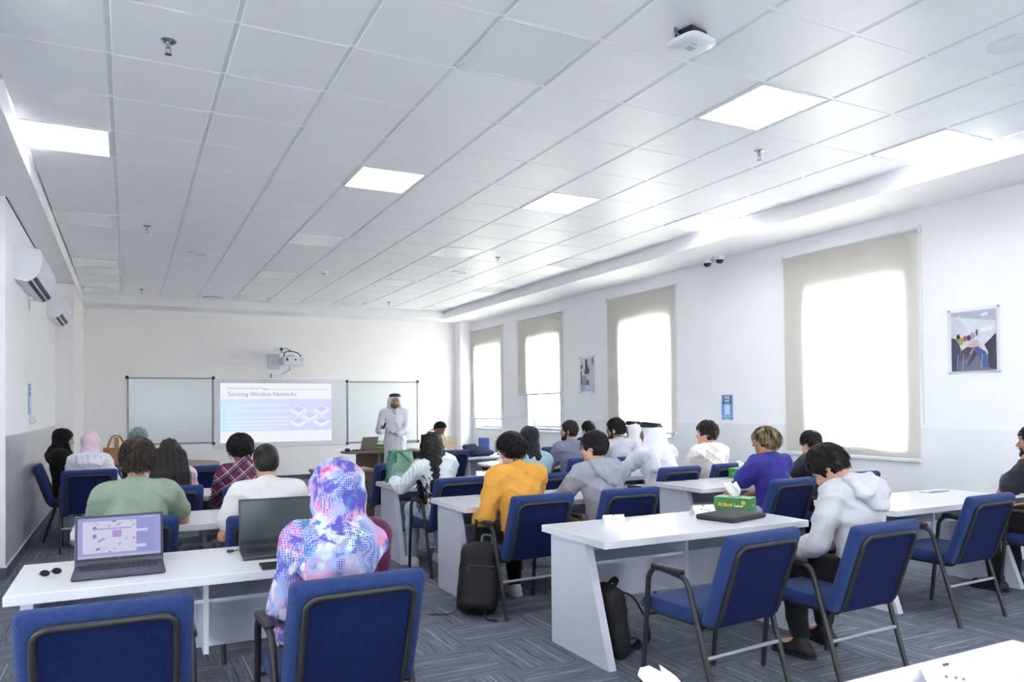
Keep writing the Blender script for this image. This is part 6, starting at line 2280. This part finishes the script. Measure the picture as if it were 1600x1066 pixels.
# --- highlighted hair
r = seated(6, 'person with blond highlighted hair and glasses in a purple-blue T-shirt', .12)
p = Pose(.97, lean=.1, head=(.8, .06, 0), py=PY_, lw=(-.24, .36, .60), rw=(.16, .36, .66), lpole=(-.5, -.6, -.8))
body(p, r, SK_M, face=True, vox=.0085)
shirt(p, r, cloth('purple_blue', (56, 54, 138), .08), 'short', .02, .01, .004, seed=21)
trousers(p, r, LDENIM, .013); shoes(p, r, SHW)
hair_cap(p, r, HBLOND, .022, .026, -.095, .05, -.055, .004, 75, .0065, 420, .08, .008, .01, seed=21)
glasses(p, r, (120, 116, 112)); face_parts(p, r, (50, 40, 36))
b = MB().tube([tuple(p.W[0] + np.array([.036 * math.cos(a), .012 * math.sin(a) - .01, .036 * math.sin(a)])) for a in [2 * PI * k / 18 for k in range(18)]], .006, CHROME, 6, closed=True)
part_label(b.build('bracelet', r), 'silver bracelet')
# --- resting head on hand
r = seated(7, 'person with black hair and a watch, face on hand, behind the white hoodie', -.02)
p = Pose(.95, lean=.3, head=(.15, .5, 0), py=PY_, lw=('h', (-.085, .07, -.11)), rw=(.16, .44, .79), lpole=(-.3, .4, -1))
body(p, r, SK_M, face=True, vox=.0105, lh=dict(d=(.05, .1, 1), n=(1, -.2, 0), curl=(.2, .25, .3, .35)))
shirt(p, r, cloth('dark_grey', (52, 54, 62)), 'short', .018, .012, seed=22)
trousers(p, r, BLKT, .015); shoes(p, r, SHB)
hair_cap(p, r, HBLACK, .014, .02, -.075, .06, -.01, .003, 90, .007, 220, .05, .007, .01, seed=22)
d_ = (p.W[0] - p.El[0]); d_ = d_ / np.linalg.norm(d_)
u_ = np.cross(d_, [0, 1, 0]); u_ /= np.linalg.norm(u_); v_ = np.cross(d_, u_)
b = MB().tube([tuple(p.W[0] - d_ * .02 + (u_ * math.cos(a) + v_ * math.sin(a)) * .034) for a in [2 * PI * k / 18 for k in range(18)]], .008, BLACKP, 6, closed=True)
b.lathe([(.017, 0), (.017, .01)], BLACKP, Matrix.Translation(p.W[0] - d_ * .02 + np.array([-.036, -.01, 0])) @ Matrix.Rotation(-PI / 2, 4, 'Y'), 16)
part_label(b.build('wristwatch', r), 'black wristwatch')
# --- white hoodie front right
r = seated(3, 'person in a white hoodie and black trousers bending down over a phone, front right', .21, -.02)
p = Pose(1.0, lean=.12, crouch=.12, side=.04, head=(.5, .8, .05), py=-.08, neckfwd=.03, lw=(-.21, .24, .63), rw=(.02, .30, .63), lpole=(-.6, -1, -.5), foot=-.1, knee=.15, lf=-.12, rf=-.02)
body(p, r, SK_L, face=True, vox=.009)
shirt(p, r, cloth('white_hoodie', (192, 192, 198), .04), 'long', .017, .0095, .0048, hood=True, seed=23)
trousers(p, r, BLKT, .011, .018, .86); shoes(p, r, SHB, SHB)
hair_cap(p, r, HBLACK, .018, .026, -.07, .07, -.015, .0045, 75, .0065, 520, .06, .008, .014, 0, seed=23)
face_parts(p, r, (24, 20, 20))
pw = Matrix.Translation(r.location) @ Matrix.Rotation(r.rotation_euler.z, 4, 'Z')
t = thing('phone', 'dark phone held low in the hand of the person in the white hoodie', 'phone', pw @ Vector(p.W[0] + np.array([.05, .10, .045])), .3)
MB().rbox((-.038, -.075, 0), (.038, .075, .009), .004, BLACKP, T(rx=.35), 2).build('phone_body', t)
# --- bearded man at right edge
r = seated(5, 'bearded person in a black T-shirt at the right edge, chin resting on one hand', -.05)
p = Pose(1.0, lean=.2, head=(.62, .0, 0), py=PY_, lw=('h', (-.06, .1, -.19)), rw=(.13, .3, .62), lpole=(-.2, .4, -1), knee=.15, lf=-.1)
body(p, r, SK_T, face=True, vox=.008, lh=dict(d=(.45, -.1, .85), n=(.3, -.9, -.3), curl=(1.0, 1.1, 1.15, 1.2), thumb=.4))
shirt(p, r, cloth('black_tee', (48, 50, 56)), 'short', .018, .01, .004, seed=24)
trousers(p, r, BLKT, .012); shoes(p, r, SHB)
hair_cap(p, r, HBLACK, .014, .022, -.07, .058, .0, .004, 110, .0065, 260, .03, .006, .012, .8, seed=24)
beard(p, r, HBLACK); face_parts(p, r, (24, 20, 20))

# ------------------------------------------------------------------ backpacks and soft clutter
def strap(pts, wd, m_, name, parent):
    b = MB()
    P_ = arc_path(pts, .06, 5)
    b.tube([tuple(v) for v in P_], wd, m_, 8, flat=.35)
    return b.build(name, parent, smooth=50)
t = thing('backpack', 'upright black backpack leaning beside the mustard sweater chair', 'backpack', (2.27, 5.02, 0), math.radians(-18))
Rb = RX(-.16) @ RY(.12)
c0 = np.array([0, 0, .25])
pr = [rboxp(c0, (.15, .085, .245), .07, Rb, .03), rboxp(c0 + Rb @ np.array([0, -.075, -.06]), (.125, .05, .15), .04, Rb, .02), ell(c0 + Rb @ np.array([0, .0, .16]), (.13, .08, .1), Rb, .04)]
sdf_mesh('bag_body', pr, .009, BPK, (rboxp((0, 0, -.1), (.5, .5, .1), .001, None, .003),), folds(.003, 1, 2), t)
q = lambda v: tuple(c0 + Rb @ np.array(v))
b = MB(); b.tube(arc_path([q((-.10, -.128, .06)), q((-.1, -.126, .095)), q((.1, -.126, .095)), q((.1, -.128, .06))], .03), .004, DARKG, 6); b.tube(arc_path([q((-.14, -.03, -.1)), q((-.13, -.03, .19)), q((-.05, -.03, .262)), q((.05, -.03, .262)), q((.13, -.03, .19)), q((.14, -.03, -.1))], .07), .004, DARKG, 6)
b.build('zip', t)
MB().tube(arc_path([q((.0, .04, .25)), q((.0, .05, .315)), q((.08, .05, .315)), q((.08, .04, .24))], .03), .009, mat('handle_grey', (120, 126, 132), .4), 8).build('haul_handle', t, smooth=True)
strap([q((.07, .08, .2)), q((.13, .17, .1)), q((.16, .15, -.1)), q((.11, .08, -.2))], .028, BPK, 'shoulder_strap', t)
strap([q((-.07, .08, .2)), q((-.1, .14, .1)), q((-.1, .14, -.1)), q((-.08, .08, -.2))], .028, BPK, 'shoulder_strap', t)
strap([q((-.13, .0, -.22)), (-.2, -.02, .012), (-.3, .0, .008), (-.36, .02, .008)], .009, BPK, 'strap_end', t)
strap([q((.05, -.1, -.22)), (.02, -.2, .01), (.1, -.24, .008)], .009, BPK, 'strap_end', t)
t = thing('backpack', 'black backpack standing inside the aisle desk, straps trailing on the carpet', 'backpack', (2.585, 3.80, 0), math.radians(80))
pr = [rboxp((0, 0, .21), (.14, .07, .21), .06, RX(-.1), .03), ell((0, -.03, .14), (.11, .07, .13), None, .03)]
sdf_mesh('bag_body', pr, .01, BPK, (rboxp((0, 0, -.1), (.5, .5, .1), .001, None, .003),), folds(.003, 1, 3), t)
strap([(-.03, -.06, .38), (-.04, -.13, .35), (-.06, -.21, .2), (-.04, -.24, .08), (.03, -.2, .02), (.06, -.12, .015)], .018, BPK, 'shoulder_strap', t)
strap([(.0, -.06, .08), (-.03, -.14, .1), (.02, -.2, .06), (.03, -.14, .012), (-.02, -.1, .012)], .014, BPK, 'shoulder_strap', t)
strap([(-.03, .0, .41), (-.03, -.03, .44), (.03, -.03, .45), (.04, .0, .41)], .02, BPK, 'haul_handle', t)
t = thing('jacket', 'crumpled navy jacket lying on the pale grey folding table', 'jacket', (4.78, 10.62, TZ))
pr = [ell((0, 0, .07), (.17, .14, .09), None, .05), ell((.13, -.04, .045), (.14, .1, .06), None, .05), ell((-.09, .05, .13), (.1, .1, .06), None, .05)]
sdf_mesh('cloth_heap', pr, .011, NAVYF, (rboxp((0, 0, -.1), (.6, .6, .1), .001, None, .003),), folds(.014, 1, 4), t)
b = MB(); b.tube([(-.16, -.08, .02), (-.05, -.15, .05), (.1, -.14, .05), (.24, -.05, .02)], .022, NAVYF, 8, flat=.5)
b.build('sleeve', t, smooth=True)
t = thing('paper_sheets', 'white papers standing up at the desk right of the short haired man', 'papers', (1.17, 5.62, TZ), math.radians(-12))
b = MB()
b.add([(-.12, 0, 0), (.1, .02, 0), (.12, .05, .16), (-.09, .04, .11), (-.12, .004, 0), (.1, .024, 0), (.12, .054, .16), (-.09, .044, .11)], [(0, 1, 2, 3), (7, 6, 5, 4), (0, 4, 5, 1), (1, 5, 6, 2), (2, 6, 7, 3), (3, 7, 4, 0)], PAPER)
b.build('upright_sheet', t)
MB().box((-.14, -.15, 0), (.16, .06, .004), PAPER, T(rz=.1)).build('flat_sheet', t)
